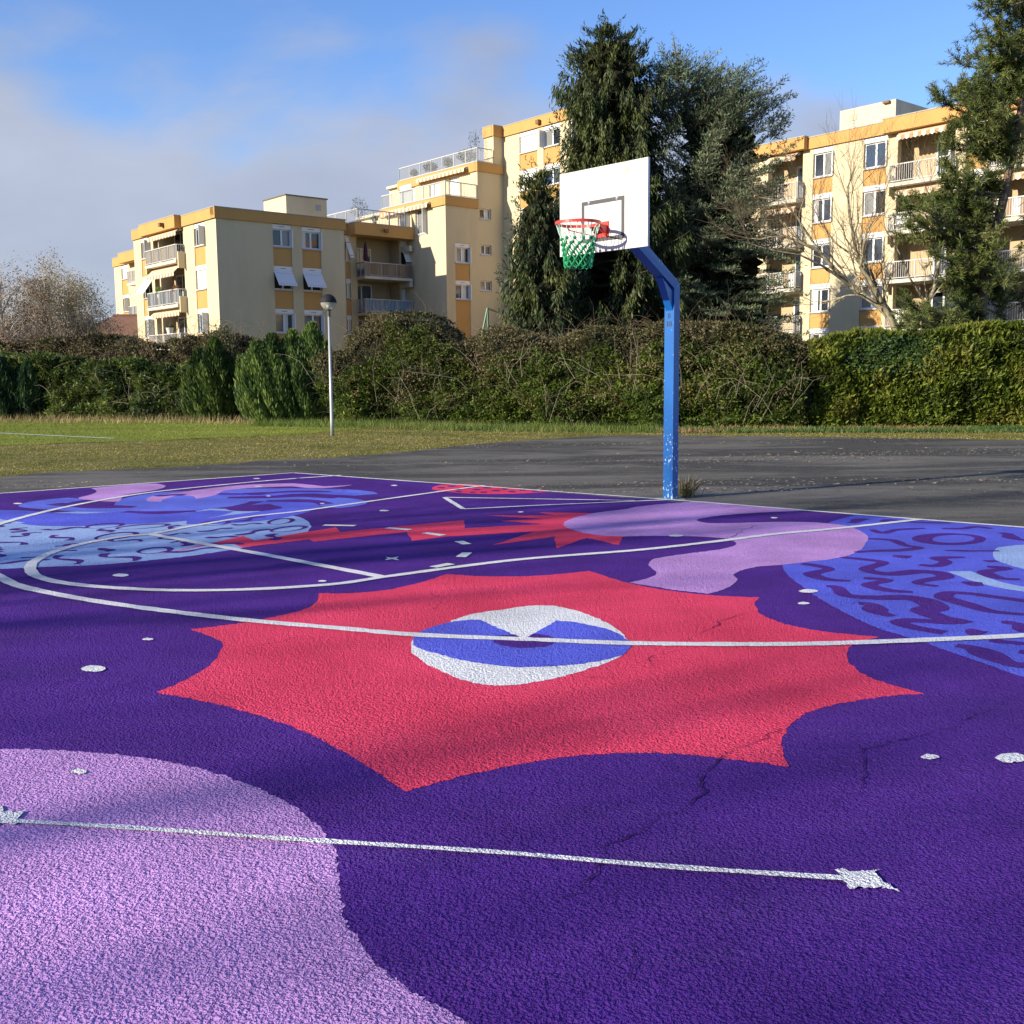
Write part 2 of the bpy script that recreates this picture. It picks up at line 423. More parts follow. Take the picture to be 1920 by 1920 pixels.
def sq(frame, pts, w, m, lev, name='painted_squiggle'):
    """a hand-painted squiggle: a ribbon that swells and tapers"""
    uv = spline([frame(*p) for p in pts], False, 3); g = resample([ground(*p) for p in uv], .04); n = len(g)
    if n < 4: g = resample(g, .01); n = len(g)
    t = np.linspace(0, 1, n); ww = w * (.35 + .65 * np.sin(np.pi * np.clip(t * .86 + .07, 0, 1)) ** .5) * (1 + .18 * np.sin(t * 9 + w * 70))
    return stroke_world(g, ww, COURT_Z + .001 * lev).build(name, m, court)

# the big star with the eye
paint('painted_star', [(595, 1113, 1), (655, 1113), (730, 1106), (790, 1092), (838, 1077, 1), (900, 1081), (985, 1081), (1050, 1077), (1105, 1071, 1), (1180, 1094), (1260, 1109), (1340, 1117), (1423, 1121, 1),
    (1415, 1134), (1427, 1152), (1457, 1166), (1519, 1181), (1590, 1190), (1650, 1195, 1), (1604, 1208), (1589, 1221), (1589, 1239), (1608, 1258), (1654, 1280), (1735, 1302, 1), (1670, 1306), (1604, 1315), (1528, 1332), (1482, 1358), (1468, 1387), (1467, 1408), (1479, 1439, 1),
    (1363, 1424), (1260, 1414), (1169, 1413), (1090, 1418), (1012, 1427), (887, 1452), (758, 1485, 1), (700, 1446), (640, 1408), (570, 1373), (500, 1347), (400, 1320), (292, 1299, 1), (345, 1277), (397, 1245), (417, 1213), (400, 1197), (357, 1181, 1),
    (457, 1168), (547, 1150), (575, 1141), (592, 1130), (597, 1121)], P_RED, 1)
paint('painted_eye', [C5(*p) for p in ((217, 420), (240, 385), (350, 330), (560, 240), (770, 205), (900, 185), (1010, 180), (1130, 190), (1300, 240), (1440, 305), (1505, 360), (1535, 400), (1528, 450), (1440, 510), (1200, 590), (1000, 635), (780, 662), (600, 645), (420, 580), (280, 505), (225, 450))], P_WHITE, 2)
paint('painted_iris', [C5(*p) + ((1,) if i in (0, 5, 6, 7, 11) else ()) for i, p in enumerate(((231, 402), (255, 358), (320, 322), (430, 288), (560, 268), (645, 267), (900, 384), (1105, 272), (1210, 282), (1330, 306), (1440, 335), (1541, 396), (1532, 446), (1480, 485), (1300, 525), (1100, 545), (900, 552), (760, 545), (560, 515), (400, 475), (255, 432)))], P_BLUE, 3)
paint('painted_pupil', [C5(*p) + ((1,) if i in (2, 3, 4) else ()) for i, p in enumerate(((712, 396), (760, 366), (845, 356), (900, 384), (965, 352), (1050, 362), (1104, 388), (1060, 420), (990, 434), (880, 436), (780, 424)))], P_PURPLE, 4)
# lilac bubble in the foreground
paint('painted_cloud', [(-400, 1415, 1), (-200, 1408), (0, 1406), (150, 1410), (280, 1424), (370, 1441), (460, 1470), (540, 1507), (600, 1555), (630, 1600), (637, 1640), (637, 1680), (650, 1730), (685, 1785), (725, 1825), (780, 1865), (850, 1905), (900, 1935), (1000, 2000), (1150, 2100, 1), (-400, 2100, 1)], P_LILAC, 1)
# planet at the right end of the baseline
paint('painted_planet', [(1604, 966, 1), (1720, 974, 1), (1920, 989, 1), (2330, 1021, 1), (2640, 1046), (2860, 1100), (2860, 1190), (2720, 1290), (2500, 1365), (2300, 1385), (2100, 1340), (1920, 1272), (1797, 1228), (1720, 1201), (1635, 1174), (1550, 1131), (1507, 1102), (1477, 1079), (1467, 1061), (1470, 1040), (1500, 1005), (1552, 981)], P_BLUE, 1)['label'] = 'blue painted planet with purple squiggles at the right end of the baseline'
paint('painted_crater', [(1859, 1044), (1866, 1031), (1887, 1025), (1935, 1022), (2000, 1026), (2010, 1060), (1975, 1078), (1920, 1068), (1887, 1058), (1866, 1051)], P_LIGHT, 2)
line('painted_arc', [(1798, 1072), (1843, 1089), (1881, 1099), (1940, 1108), (2050, 1115)], .17, 2, P_LIGHT, rag=.02)
SQ = [([(1075, 212), (1100, 205), (1115, 195), (1160, 191)], .16), ([(1230, 205), (1260, 195), (1300, 199), (1400, 208), (1560, 211)], .12), ([(1180, 243), (1230, 260), (1300, 244), (1440, 237)], .12),
      ([(1520, 238), (1620, 238), (1690, 229), (1760, 239)], .13), ([(1800, 262), (1840, 264), (1860, 284), (1930, 296)], .17), ([(1165, 288), (1280, 295), (1340, 320), (1410, 331), (1330, 343), (1200, 347), (1100, 354)], .14),
      ([(1535, 345), (1660, 347), (1800, 347)], .10), ([(1300, 378), (1335, 375), (1370, 377)], .22), ([(1035, 378), (1150, 390), (1235, 405), (1150, 437), (1260, 460), (1400, 448), (1510, 456), (1535, 475), (1440, 490), (1400, 505), (1500, 520)], .17),
      ([(1410, 415), (1490, 420), (1540, 402), (1500, 382), (1630, 378)], .15), ([(1730, 398), (1760, 397), (1790, 397)], .12), ([(1740, 424), (1840, 432), (1730, 450), (1800, 480), (1900, 486)], .15),
      ([(840, 410), (905, 418), (970, 436), (885, 460), (960, 486), (1075, 493)], .15), ([(1140, 480), (1255, 490), (1165, 513), (1260, 540), (1380, 548)], .15), ([(1630, 508), (1675, 507), (1720, 509)], .24),
      ([(960, 520), (1010, 525), (1050, 563), (1200, 576), (1340, 574), (1440, 592), (1485, 625), (1430, 640), (1530, 678), (1625, 690), (1520, 694), (1370, 686), (1310, 697), (1390, 722), (1530, 746)], .20),
      ([(1115, 603), (1180, 610), (1205, 645), (1280, 665)], .18), ([(1930, 592), (1780, 572), (1650, 555), (1545, 553), (1530, 575), (1640, 608), (1760, 642), (1930, 658)], .16),
      ([(1635, 742), (1680, 745), (1725, 752)], .22), ([(1810, 694), (1890, 706), (1925, 745)], .14), ([(1590, 808), (1680, 824), (1760, 860), (1850, 897), (1950, 908)], .20), ([(1750, 785), (1930, 801)], .12), ([(1895, 838), (1930, 842)], .14)]
Rq_ = np.random.default_rng(15)
for p, w in SQ: sq(C3, p, w * .74, P_PURPLE, 3)
for k in range(26):
    q = ground(Rq_.uniform(2020, 2780), Rq_.uniform(1075, 1330)); th = Rq_.uniform(0, 3.1); g = [(q[0] + math.cos(th) * t - math.sin(th) * .11 * math.sin(t * 9), q[1] + math.sin(th) * t + math.cos(th) * .11 * math.sin(t * 9), 0) for t in np.linspace(-.3, .3, 12)]
    g = resample(g, .03); n = len(g); stroke_world(g, .10 * (.4 + .6 * np.sin(np.linspace(.2, 2.9, n))), COURT_Z + .003 + .00002 * k).build('painted_squiggle', P_PURPLE, court)
ring = [(1565 + 143 * math.cos(a), 289 + 24 * math.sin(a)) for a in np.linspace(0, 2 * math.pi, 25)]
sq(C3, ring, .14, P_PURPLE, 3)
# lilac smoke crossing the key
paint('painted_smoke', [C3(*p) for p in ((0, 138), (130, 121), (300, 108))] + [C3(365, 105) + (1,), C3(500, 117) + (1,), C3(700, 134) + (1,), C3(860, 151) + (1,)] + [C3(*p) for p in ((700, 157), (560, 165), (400, 180), (328, 197), (380, 211), (500, 211), (700, 206), (850, 206), (960, 212), (1060, 226), (1120, 247), (1158, 275), (1150, 312), (1100, 355), (1000, 384), (850, 402), (740, 415), (620, 425), (540, 443), (508, 462), (528, 485), (510, 510), (430, 545))] + [C3(380, 556) + (1,), C3(200, 535) + (1,), C3(0, 502) + (1,)] + [C3(*p) for p in ((90, 480), (132, 458), (98, 418), (110, 390), (180, 375), (300, 358), (420, 343), (500, 325), (520, 307), (460, 286), (300, 276), (120, 274), (0, 276))]
      + [C2(*p) for p in ((1790, 438), (1680, 432), (1560, 408), (1488, 375), (1520, 345), (1650, 310), (1850, 284))], P_LILAC, 2)
# red comet: jagged tail and burst
paint('painted_comet', [(292, 1042), (380, 1022), (457, 1005.5), (477, 1014), (630, 989), (638, 998), (870, 976), (872, 991), (1020, 983), (933, 977), (1020, 974), (913, 967), (1040, 967), (1007, 961), (1123, 963), (1180, 975), (1180, 1006), (1167, 1007), (1161, 1023), (1100, 1009), (1043, 1029), (1040, 1007), (923, 1023), (1002, 997), (833, 1007), (773, 1015), (763, 998), (588, 1016), (580, 1012), (455, 1027), (437, 1021), (400, 1020)], P_RED, 1.5, smooth=False)
# far red planet with dark spots
paint('painted_planet', [C2(745, 172), C2(775, 154), C2(860, 145), C2(955, 144), C2(1050, 152) + (1,), C2(1240, 168) + (1,), C2(1435, 184) + (1,), C2(1300, 195), C2(1100, 200), C2(950, 197), C2(830, 186)], P_RED, 1)['label'] = 'small red painted planet with dark spots on the far baseline'
for x, y, a in ((800, 165, 22), (860, 156, 26), (900, 170, 20), (950, 158, 24), (1000, 176, 24), (1060, 165, 24), (1110, 182, 26), (1160, 172, 18), (1200, 187, 22), (1260, 178, 22), (1040, 190, 20), (1330, 184, 20), (900, 186, 20), (980, 190, 16)):
    dot(*C2(x, y), a / 3, 1.3, 'painted_spot', P_PURPLE, 2)
# the far left planet, its blue swirl and lilac plume
paint('painted_planet', [C1(-500, 640) + (1,), C1(-200, 630), C1(0, 622), C1(230, 612), C1(560, 598), C1(860, 572), C1(1100, 545), C1(1400, 497), C1(1600, 455), C1(1715, 420), C1(1752, 385), C1(1740, 358), C1(1690, 332), C1(1600, 314), C1(1480, 298), C1(1300, 284), C1(1000, 284), C1(700, 290), C1(400, 300), C1(0, 325), C1(-250, 340), C1(-500, 352) + (1,)], P_LIGHT, 1)['label'] = 'pale blue painted planet with dark squiggles at the far left of the court'
sq(C1, [(-300, 318), (0, 310), (200, 328), (420, 338), (650, 325), (850, 308), (1000, 292), (1100, 282)], .75, P_BLUE, 2.2, 'painted_swirl')
sq(C1, [(200, 352), (400, 362), (650, 360), (900, 345), (1100, 320), (1250, 295)], .55, P_BLUE, 2, 'painted_swirl')
sq(C1, [(1050, 358), (1250, 348), (1450, 325), (1600, 300), (1670, 276), (1600, 256), (1450, 252)], .62, P_BLUE, 1.7, 'painted_swirl')
paint('painted_swirl', [C1(*p) for p in ((640, 262), (700, 225), (850, 197), (1000, 186), (1230, 184), (1350, 190), (1420, 215), (1400, 245), (1310, 268), (1150, 287), (1000, 298), (850, 300), (700, 286))], P_BLUE2, 2.5)
sq(C1, [(440, 226), (300, 243), (230, 262), (300, 272), (450, 279), (620, 284), (800, 290)], .55, P_BLUE2, 2.7, 'painted_swirl')
sq(C1, [(1200, 192), (1400, 182), (1640, 179), (1850, 186), (2000, 196), (2060, 206)], .55, P_BLUE2, 2.9, 'painted_swirl')
sq(C1, [(1250, 205), (1450, 212), (1640, 194), (1850, 192), (2000, 204)], .30, P_BLUE, 3.1, 'painted_swirl')
sq(C1, [(1300, 232), (1500, 228), (1720, 226), (1860, 236), (1930, 252), (1900, 266), (1840, 275)], .55, P_BLUE2, 3.3, 'painted_swirl')
paint('painted_plume', [C1(*p) for p in ((440, 225), (500, 208), (548, 186))] + [C1(510, 168) + (1,), C1(620, 157) + (1,), C1(740, 147) + (1,)] + [C1(*p) for p in ((880, 142), (932, 156), (890, 174), (800, 190), (700, 208), (668, 242), (560, 240))], P_LILAC, 3)
paint('painted_plume', [C1(*p) for p in ((820, 238), (850, 215), (1000, 193), (1200, 166), (1400, 148), (1640, 141), (1760, 150))] + [C2(*p) for p in ((150, 157), (300, 150), (180, 165), (60, 168))] + [C1(*p) for p in ((1640, 158), (1400, 168), (1260, 182), (1210, 206), (1100, 228), (1090, 214), (1000, 210), (915, 234), (905, 245))], P_LILAC, 3)
for i, (p, w) in enumerate((([(300, 256), (420, 264), (560, 272), (760, 274)], .30), ([(700, 300), (900, 306), (1100, 296)], .22), ([(1290, 272), (1400, 282), (1490, 280), (1440, 262)], .42), ([(1230, 200), (1420, 200), (1640, 187), (1860, 188)], .20), ([(1280, 222), (1500, 218), (1720, 212), (1900, 222)], .26), ([(880, 214), (960, 206), (1040, 206)], .18), ([(1500, 240), (1660, 238), (1780, 244), (1840, 258)], .24))):
    sq(C1, p, w, P_PURPLE, 3.5 + .1 * i, 'painted_stripe')
Rq = np.random.default_rng(5)
LB = [C1(*p) for p in ((-60, 610), (0, 605), (230, 596), (560, 580), (860, 555), (1100, 528), (1350, 480), (1550, 445), (1690, 410), (1715, 380), (1650, 340), (1450, 330), (1150, 372), (700, 380), (200, 378), (-60, 372))]
def inside(p, poly):
    c = False; j = len(poly) - 1
    for i in range(len(poly)):
        if (poly[i][1] > p[1]) != (poly[j][1] > p[1]) and p[0] < (poly[j][0] - poly[i][0]) * (p[1] - poly[i][1]) / (poly[j][1] - poly[i][1]) + poly[i][0]: c = not c
        j = i
    return c
LBW = [ground(*p)[:2] for p in LB]
CEN = []
def wiggle(cx, cy, L, ang, w, curl):
    pts = []
    for t in np.linspace(-.5, .5, 9):
        pts.append((cx + math.cos(ang) * L * t - math.sin(ang) * curl * math.sin(t * 7), cy + math.sin(ang) * L * t + math.cos(ang) * curl * math.sin(t * 7), 0))
    g = resample(pts, .03); n = len(g); t = np.linspace(0, 1, n)
    stroke_world(g, w * (.5 + .8 * np.abs(np.sin(t * 5 + cx))), COURT_Z + .003).build('painted_squiggle', P_PURPLE, court)
for k in range(4000):
    if len(CEN) > 230: break
    p = (Rq.uniform(min(q[0] for q in LBW), max(q[0] for q in LBW)), Rq.uniform(min(q[1] for q in LBW), max(q[1] for q in LBW)))
    if not inside(p, LBW) or any(math.hypot(p[0] - c[0], p[1] - c[1]) < .34 for c in CEN): continue
    CEN.append(p)
    if Rq.random() < .24:
        rr, ec = Rq.uniform(.14, .26), Rq.uniform(.5, .9); th = Rq.uniform(0, 3.1)
        g = [(p[0] + rr * math.cos(a) * math.cos(th) - rr * ec * math.sin(a) * math.sin(th), p[1] + rr * math.cos(a) * math.sin(th) + rr * ec * math.sin(a) * math.cos(th), 0) for a in np.linspace(0, 2 * math.pi, 26)]
        g = np.array(g)[:, :2]; stroke_world(g,   .036 * (1.2 + .7 * np.sin(np.linspace(0, 2 * math.pi, 26) + th)), COURT_Z + .003).build('painted_squiggle', P_PURPLE, court)
    else: wiggle(p[0], p[1], Rq.uniform(.18, .55), Rq.uniform(0, 3.1), Rq.uniform(.045, .075), Rq.uniform(.03, .09))
# scattered stars and the constellation in front
for u, v, a, b in ((175, 1256, 22, 6.2), (277, 1200.5, 9.5, 2.4), (147, 1450, 14, 5), (1742, 1422, 15, 5), (1897, 1424, 31, 9), (1515, 1110, 17, 3.5), (1506, 1133, 10, 2.4), (226, 1080, 14.5, 3), (604, 1091, 7, 1.6), (1267, 1005.5, 13, 2), (1451, 972, 6, 1.1), (720, 958.5, 9, 1.3), (976, 961, 5, 1), (739, 911, 6, 1.1), (33, 945, 8, 1.2), (481, 898, 6, .9), (485, 913, 7, .8), (503, 931, 4, .8), (604, 945, 4, .8)):
    dot(u, v, a, b)
star4 = [(-1, -.9), (0, -.35), (1, -.9), (.55, 0), (1, .9), (0, .35), (-1, .9), (-.55, 0)]
paint('painted_small_star', [(735 + 14 * x, 1048.5 + 3.6 * y) for x, y in star4], P_WHITE, 5, smooth=False)
line('painted_line', [(-20, 1539), (45, 1544), (250, 1556), (535, 1576.5), (720, 1588), (960, 1604), (1200, 1625), (1420, 1640.5), (1600, 1652)], .028, 6, rag=.13)
paint('painted_small_star', [(1260 + x * .34375, 1250 + y * .34375) + ((1,) if i in (0, 3, 7, 11) else ()) for i, (x, y) in enumerate(((880, 1110), (960, 1128), (1050, 1130), (1140, 1120), (1126, 1150), (1140, 1175), (1180, 1205), (1240, 1239), (1160, 1222), (1080, 1218), (1010, 1220), (962, 1227), (952, 1195), (925, 1160), (905, 1135)))], P_WHITE, 7)
paint('painted_small_star', [(0, 1512), (12, 1526), (24, 1528), (47, 1523), (34, 1538), (29, 1551), (10, 1549), (-20, 1552), (-60, 1566), (-42, 1548), (-46, 1535), (-52, 1520), (-20, 1524)], P_WHITE, 7, smooth=False)
# court lines
LN = 'court_line'
line(LN, [(-700, 972.8), (-300, 946), (0, 926), (200, 912), (550, 887.3)], .07, 6, smooth=False)
line(LN, [(550, 887.3), (1250, 937.5), (1725, 975), (1920, 990), (2400, 1027)], .07, 6, smooth=False)
line(LN, [(281, 1003), (363, 987), (467, 970), (558, 960), (650, 947), (793, 927), (908, 911)], .075)
line(LN, [(718, 1083.5), (960, 1052), (1193, 1033), (1334, 1017.5), (1450, 1003), (1565, 992.5), (1725, 975)], .085)
line(LN, [(281, 1002.5), (500, 1042), (718, 1083.5)], .085, smooth=False)
line(LN, [(281, 1003), (233, 1007), (173, 1017), (123, 1029), (87, 1041.5), (60, 1057), (56, 1066), (64, 1079), (93, 1089.5), (133, 1096.5), (200, 1103), (300, 1108), (400, 1108.5), (500, 1105.5), (567, 1101.5), (640, 1095.5), (718, 1083.5)], .085)
line(LN, [(640, 892), (547, 898.5), (447, 907), (287, 923.5), (180, 940.5), (90, 959), (0, 983.5), (-45, 1005), (-62, 1030), (-40, 1062), (0, 1083), (24, 1096), (67, 1108), (167, 1127), (300, 1146), (467, 1165.5), (640, 1180.5), (780, 1192.5), (1012, 1202), (1180, 1208.5), (1373, 1210.5), (1527, 1209.5), (1681, 1204.5), (1920, 1194), (2120, 1181), (2350, 1160), (2560, 1132), (2700, 1108), (2790, 1080), (2800, 1060)], .085)
for a, b in (((607, 985.8), (666, 987)), ((725, 991), (769, 994.6)), ((796, 1000.3), (831, 1005.3)), ((860, 1016), (876, 1022)), ((876, 1037.5), (864, 1046)), ((846, 1058.5), (812, 1065))):
    line('court_dash', [a, b], .085, 6, smooth=False, rag=.02)
for p in ([(833, 933.5), (869, 955.5)], [(833, 933.5), (1000, 936.3), (1190, 939.5)], [(869, 955.5), (1030, 947.5), (1255, 938)]): line(LN, p, .06, 6, smooth=False)
# cracks drawn as flat ribbons; dark purple stands in for shade in the grooves
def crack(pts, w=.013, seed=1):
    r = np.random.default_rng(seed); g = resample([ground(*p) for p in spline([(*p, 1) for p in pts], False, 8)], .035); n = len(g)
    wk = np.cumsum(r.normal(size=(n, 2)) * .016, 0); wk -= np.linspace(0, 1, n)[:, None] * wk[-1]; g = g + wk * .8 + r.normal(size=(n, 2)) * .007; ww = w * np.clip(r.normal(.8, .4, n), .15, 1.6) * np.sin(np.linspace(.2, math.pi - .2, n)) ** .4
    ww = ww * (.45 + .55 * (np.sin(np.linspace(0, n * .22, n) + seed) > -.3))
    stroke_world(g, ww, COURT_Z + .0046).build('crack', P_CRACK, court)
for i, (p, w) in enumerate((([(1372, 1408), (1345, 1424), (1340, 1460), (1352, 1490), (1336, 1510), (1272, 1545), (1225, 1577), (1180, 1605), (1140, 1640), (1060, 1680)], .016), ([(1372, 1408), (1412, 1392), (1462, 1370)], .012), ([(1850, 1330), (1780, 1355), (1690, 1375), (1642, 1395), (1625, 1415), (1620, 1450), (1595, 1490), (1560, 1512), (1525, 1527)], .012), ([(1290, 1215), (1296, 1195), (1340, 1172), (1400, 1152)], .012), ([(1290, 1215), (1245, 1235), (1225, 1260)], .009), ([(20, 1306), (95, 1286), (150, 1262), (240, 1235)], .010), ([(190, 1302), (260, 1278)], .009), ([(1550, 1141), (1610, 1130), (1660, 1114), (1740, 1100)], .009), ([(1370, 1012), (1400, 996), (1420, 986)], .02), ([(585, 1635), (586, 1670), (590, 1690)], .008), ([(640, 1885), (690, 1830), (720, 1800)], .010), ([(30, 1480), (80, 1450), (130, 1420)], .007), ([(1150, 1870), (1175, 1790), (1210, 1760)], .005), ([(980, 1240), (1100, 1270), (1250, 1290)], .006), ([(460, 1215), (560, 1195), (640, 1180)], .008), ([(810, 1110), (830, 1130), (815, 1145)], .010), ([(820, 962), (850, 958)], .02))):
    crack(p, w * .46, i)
# small bits of straw and grit blown on to the paint and the yard
mb = MB(); r = np.random.default_rng(9)
for k in range(60):
    x, y = r.uniform(-9, 13), r.uniform(13, 28); a = r.uniform(0, 3.1); l = r.uniform(.02, .06)
    dx, dy = math.cos(a) * l, math.sin(a) * l
    mb.quad((x - dy * .16, y + dx * .16, .012), (x - dx, y - dy, .008), (x + dy * .16, y - dx * .16, .02), (x + dx, y + dy, .010))
tag(mb.build('fallen_leaves', mat('dead_leaf', (.36, .29, .17), .9)), kind='stuff')

# ------------------------------------------------------------------ buildings
dA = unit((ray(-751, hz(-751)) * np.array([1, 1, 0]))[:2])          # the facades that face the sun run this way
dB = np.array([dA[1], -dA[0]])                                       # the gable walls run this way
class Fac:
    """a vertical facade: u along d, w out of the wall along n, z up"""
    def __init__(s, O, d, n): s.O = np.array(O[:2], float); s.d = np.array(d, float); s.n = np.array(n, float)
    def p(s, u, w, z): q = s.O + s.d * u + s.n * w; return (q[0], q[1], z)
    def hit(s, px, py, w=0):
        r = ray(px, py); o = s.O + s.n * w; t = (o @ s.n) / (r[:2] @ s.n); q = CAM + r * t
        return float((q[:2] - o) @ s.d), float(q[2])
    def u(s, px, py=480, w=0): return s.hit(px, py, w)[0]
    def z(s, px, py, w=0): return s.hit(px, py, w)[1]
    def shift(s, du=0, dw=0): return Fac(s.O + s.d * du + s.n * dw, s.d, s.n)
    def box(s, mb, u0, u1, w0, w1, z0, z1):
        return mb.hexa([s.p(u0, w0, z0), s.p(u1, w0, z0), s.p(u1, w1, z0), s.p(u0, w1, z0)], [s.p(u0, w0, z1), s.p(u1, w0, z1), s.p(u1, w1, z1), s.p(u0, w1, z1)])
def one(name, m, parent, f, *b):
    mb = MB(); f.box(mb, *b); return mb.build(name, m, parent)
def wall(root, f, u0, u1, z0, z1, holes, m=None, depth=.34, name='wall'):
    us = sorted({u0, u1, *[min(max(h[k], u0), u1) for h in holes for k in (0, 1)]}); zs = sorted({z0, z1, *[min(max(h[k], z0), z1) for h in holes for k in (2, 3)]})
    mb = MB()
    for a, b in zip(us, us[1:]):
        for c, d in zip(zs, zs[1:]):
            if b - a < 1e-4 or d - c < 1e-4: continue
            mu, mz = (a + b) / 2, (c + d) / 2
            if any(h[0] < mu < h[1] and h[2] < mz < h[3] for h in holes): continue
            f.box(mb, a, b, -depth, 0, c, d) if False else mb.quad(f.p(a, 0, c), f.p(b, 0, c), f.p(b, 0, d), f.p(a, 0, d))
    for h in holes:
        a, b, c, d = h[:4]
        for q in ((a, c, a, d), (b, d, b, c), (a, d, b, d), (b, c, a, c)):
            mb.quad(f.p(q[0], 0, q[1]), f.p(q[2], 0, q[3]), f.p(q[2], -depth, q[3]), f.p(q[0], -depth, q[1]))
    return mb.build(name, m or CREAM, root)
def window(root, f, u0, u1, z0, z1, style='open', box=.30, panes=2, glass=None):
    """white window under a roller box; style: open, down (white roller closed), tilt (roller pushed out at the foot), plain, leaf (folding leaf at the right)"""
    d = -.16; W = u1 - u0
    fr = MB(); t = .075; zt = z1 - box
    f.box(fr, u0, u0 + t, d - .05, d + .02, z0 + .08, zt); f.box(fr, u1 - t, u1, d - .05, d + .02, z0 + .08, zt)
    f.box(fr, u0 + t, u1 - t, d - .05, d + .02, zt - t, zt); f.box(fr, u0 + t, u1 - t, d - .05, d + .02, z0 + .08, z0 + .08 + t)
    for k in range(1, panes): c = u0 + W * k / panes; f.box(fr, c - .06, c + .06, d - .045, d + .03, z0 + .08 + t, zt - t)
    w = fr.build('window', WHITE, root)
    for k in range(panes):
        a, b = u0 + W * k / panes + .06, u0 + W * (k + 1) / panes - .06
        one('pane', glass or random.choice(GLASSES), w, f, a, b, d - .035, d - .025, z0 + .15, zt - .07)
        if random.random() < .45 and style in ('open', 'plain', 'leaf'):
            one('curtain', CURTAIN, w, f, a, a + (b - a) * random.uniform(.2, .75), d - .022, d - .019, z0 + .15, zt - .07)
    one('sill', mat('grey_sill', (.42, .42, .41), .7), w, f, u0, u1, d + .021, .05, z0, z0 + .08)
    if box > .05:
        one('shutter_box', WHITE, w, f, u0, u1, -.30, -.03, zt, z1 - .01)
        one('vent_slot', DARKM, w, f, u0 + W * .35, u0 + W * .65, -.029, -.024, zt + box * .45, zt + box * .55)
    if style == 'down':
        mb = MB(); n = 9
        for k in range(n): a = z0 + .09 + (zt - z0 - .1) * k / n; f.box(mb, u0 + .03, u1 - .03, d + .035, d + .055 + .006 * (k % 2), a, a + (zt - z0 - .1) / n - .012)
        mb.build('roller_shutter', WHITE, w)
        mb = MB()
        for zz in (.2, .5, .8):
            for k in range(7): c = u0 + W * (.14 + .12 * k); zc = z0 + (zt - z0) * zz; f.box(mb, c - .035, c + .035, d + .062, d + .067, zc, zc + .05)
        tag(mb.build('shutter_vents', mat('vent_grey', (.3, .3, .3), .7), w), kind='stuff')
    if style == 'tilt':
        out = .62; zb = z0 + .28; mb = MB(); n = 5
        def sl(t, o): return (-.08 + (out + .08) * t + o, zt + (zb - zt) * t)
        for (a, b) in ((u0 + .01, u1 - .01),):
            p0, p1 = sl(0, .0), sl(1, .0); q0, q1 = sl(0, .035), sl(1, .035)
            mb.hexa([f.p(a, *p0), f.p(b, *p0), f.p(b, *p1), f.p(a, *p1)], [f.p(a, *q0), f.p(b, *q0), f.p(b, *q1), f.p(a, *q1)])
        mb.build('tilted_shutter', WHITE, w)
        mb = MB()
        for t in (.14, .86):
            for k in range(6): c = u0 + W * (.14 + .145 * k); p0, p1 = sl(t, .037), sl(t + .045, .037); mb.quad(f.p(c - .04, *p0), f.p(c + .04, *p0), f.p(c + .04, *p1), f.p(c - .04, *p1))
        tag(mb.build('shutter_vents', mat('vent_grey', (.3, .3, .3), .7), w), kind='stuff')
        one('shade_sheet', SHADEM, w, f, u0 + .08, u1 - .08, d - .02, d - .012, z0 + .16, zt - .08)  # dark sheet over the panes, painting in shade under the pushed-out shutter
    if style in ('open', 'leaf'):
        mb = MB(); f.box(mb, u1 - .02, u1 + .05, -.13, .12, z0 + .05, zt); mb.build('folded_shutter', WHITE, w)
        mb = MB()
        for zz in (.15, .5, .85): f.box(mb, u1 + .051, u1 + .062, -.02, .06, z0 + (zt - z0) * zz - .05, z0 + (zt - z0) * zz + .05)
        tag(mb.build('hinges', DARKM, w), kind='stuff')
    if style == 'side':
        mb = MB(); f.box(mb, u0 - .02, u0 + .03, -.13, .42, z0 + .05, zt); mb.build('folded_shutter', mat('grey_shutter', (.5, .52, .55), .5), w)
    return w
def strip(root, f, u0, u1, ztop, wins, band=OCHRE, zbot=0):
    """a recessed column of windows with an ochre panel under each; wins: (z0, z1, style)"""
    zz = ztop
    for z0, z1, st in wins:
        if zz - z1 > .03: one('spandrel_panel', band, root, f, u0, u1, -.2, -.05, z1, zz)
        window(root, f, u0, u1, z0, z1, st); zz = z0
    one('spandrel_panel', band, root, f, u0, u1, -.2, -.05, zbot, zz)
def railing(root, f, u0, u1, z, w=0, h=1.0, m=None, sp=.13, parent=None, name='railing', ends=True):
    m = m or METALW; mb = MB()
    f.box(mb, u0, u1, w - .035, w + .035, z + h - .06, z + h); f.box(mb, u0, u1, w - .02, w + .02, z + .07, z + .11)
    n = max(1, round((u1 - u0) / 1.4))
    for k in range(n + 1): c = u0 + (u1 - u0) * k / n; f.box(mb, max(u0, c - .025), min(u1, c + .025), w - .026, w + .026, z, z + h - .06)
    r = mb.build(name, m, parent or root); bm = MB()
    c = u0 + .1
    while c < u1 - .05: f.box(bm, c - .011, c + .011, w - .011, w + .011, z + .11, z + h - .06); c += sp
    tag(bm.build('railing_bars', m, r), kind='stuff'); return r
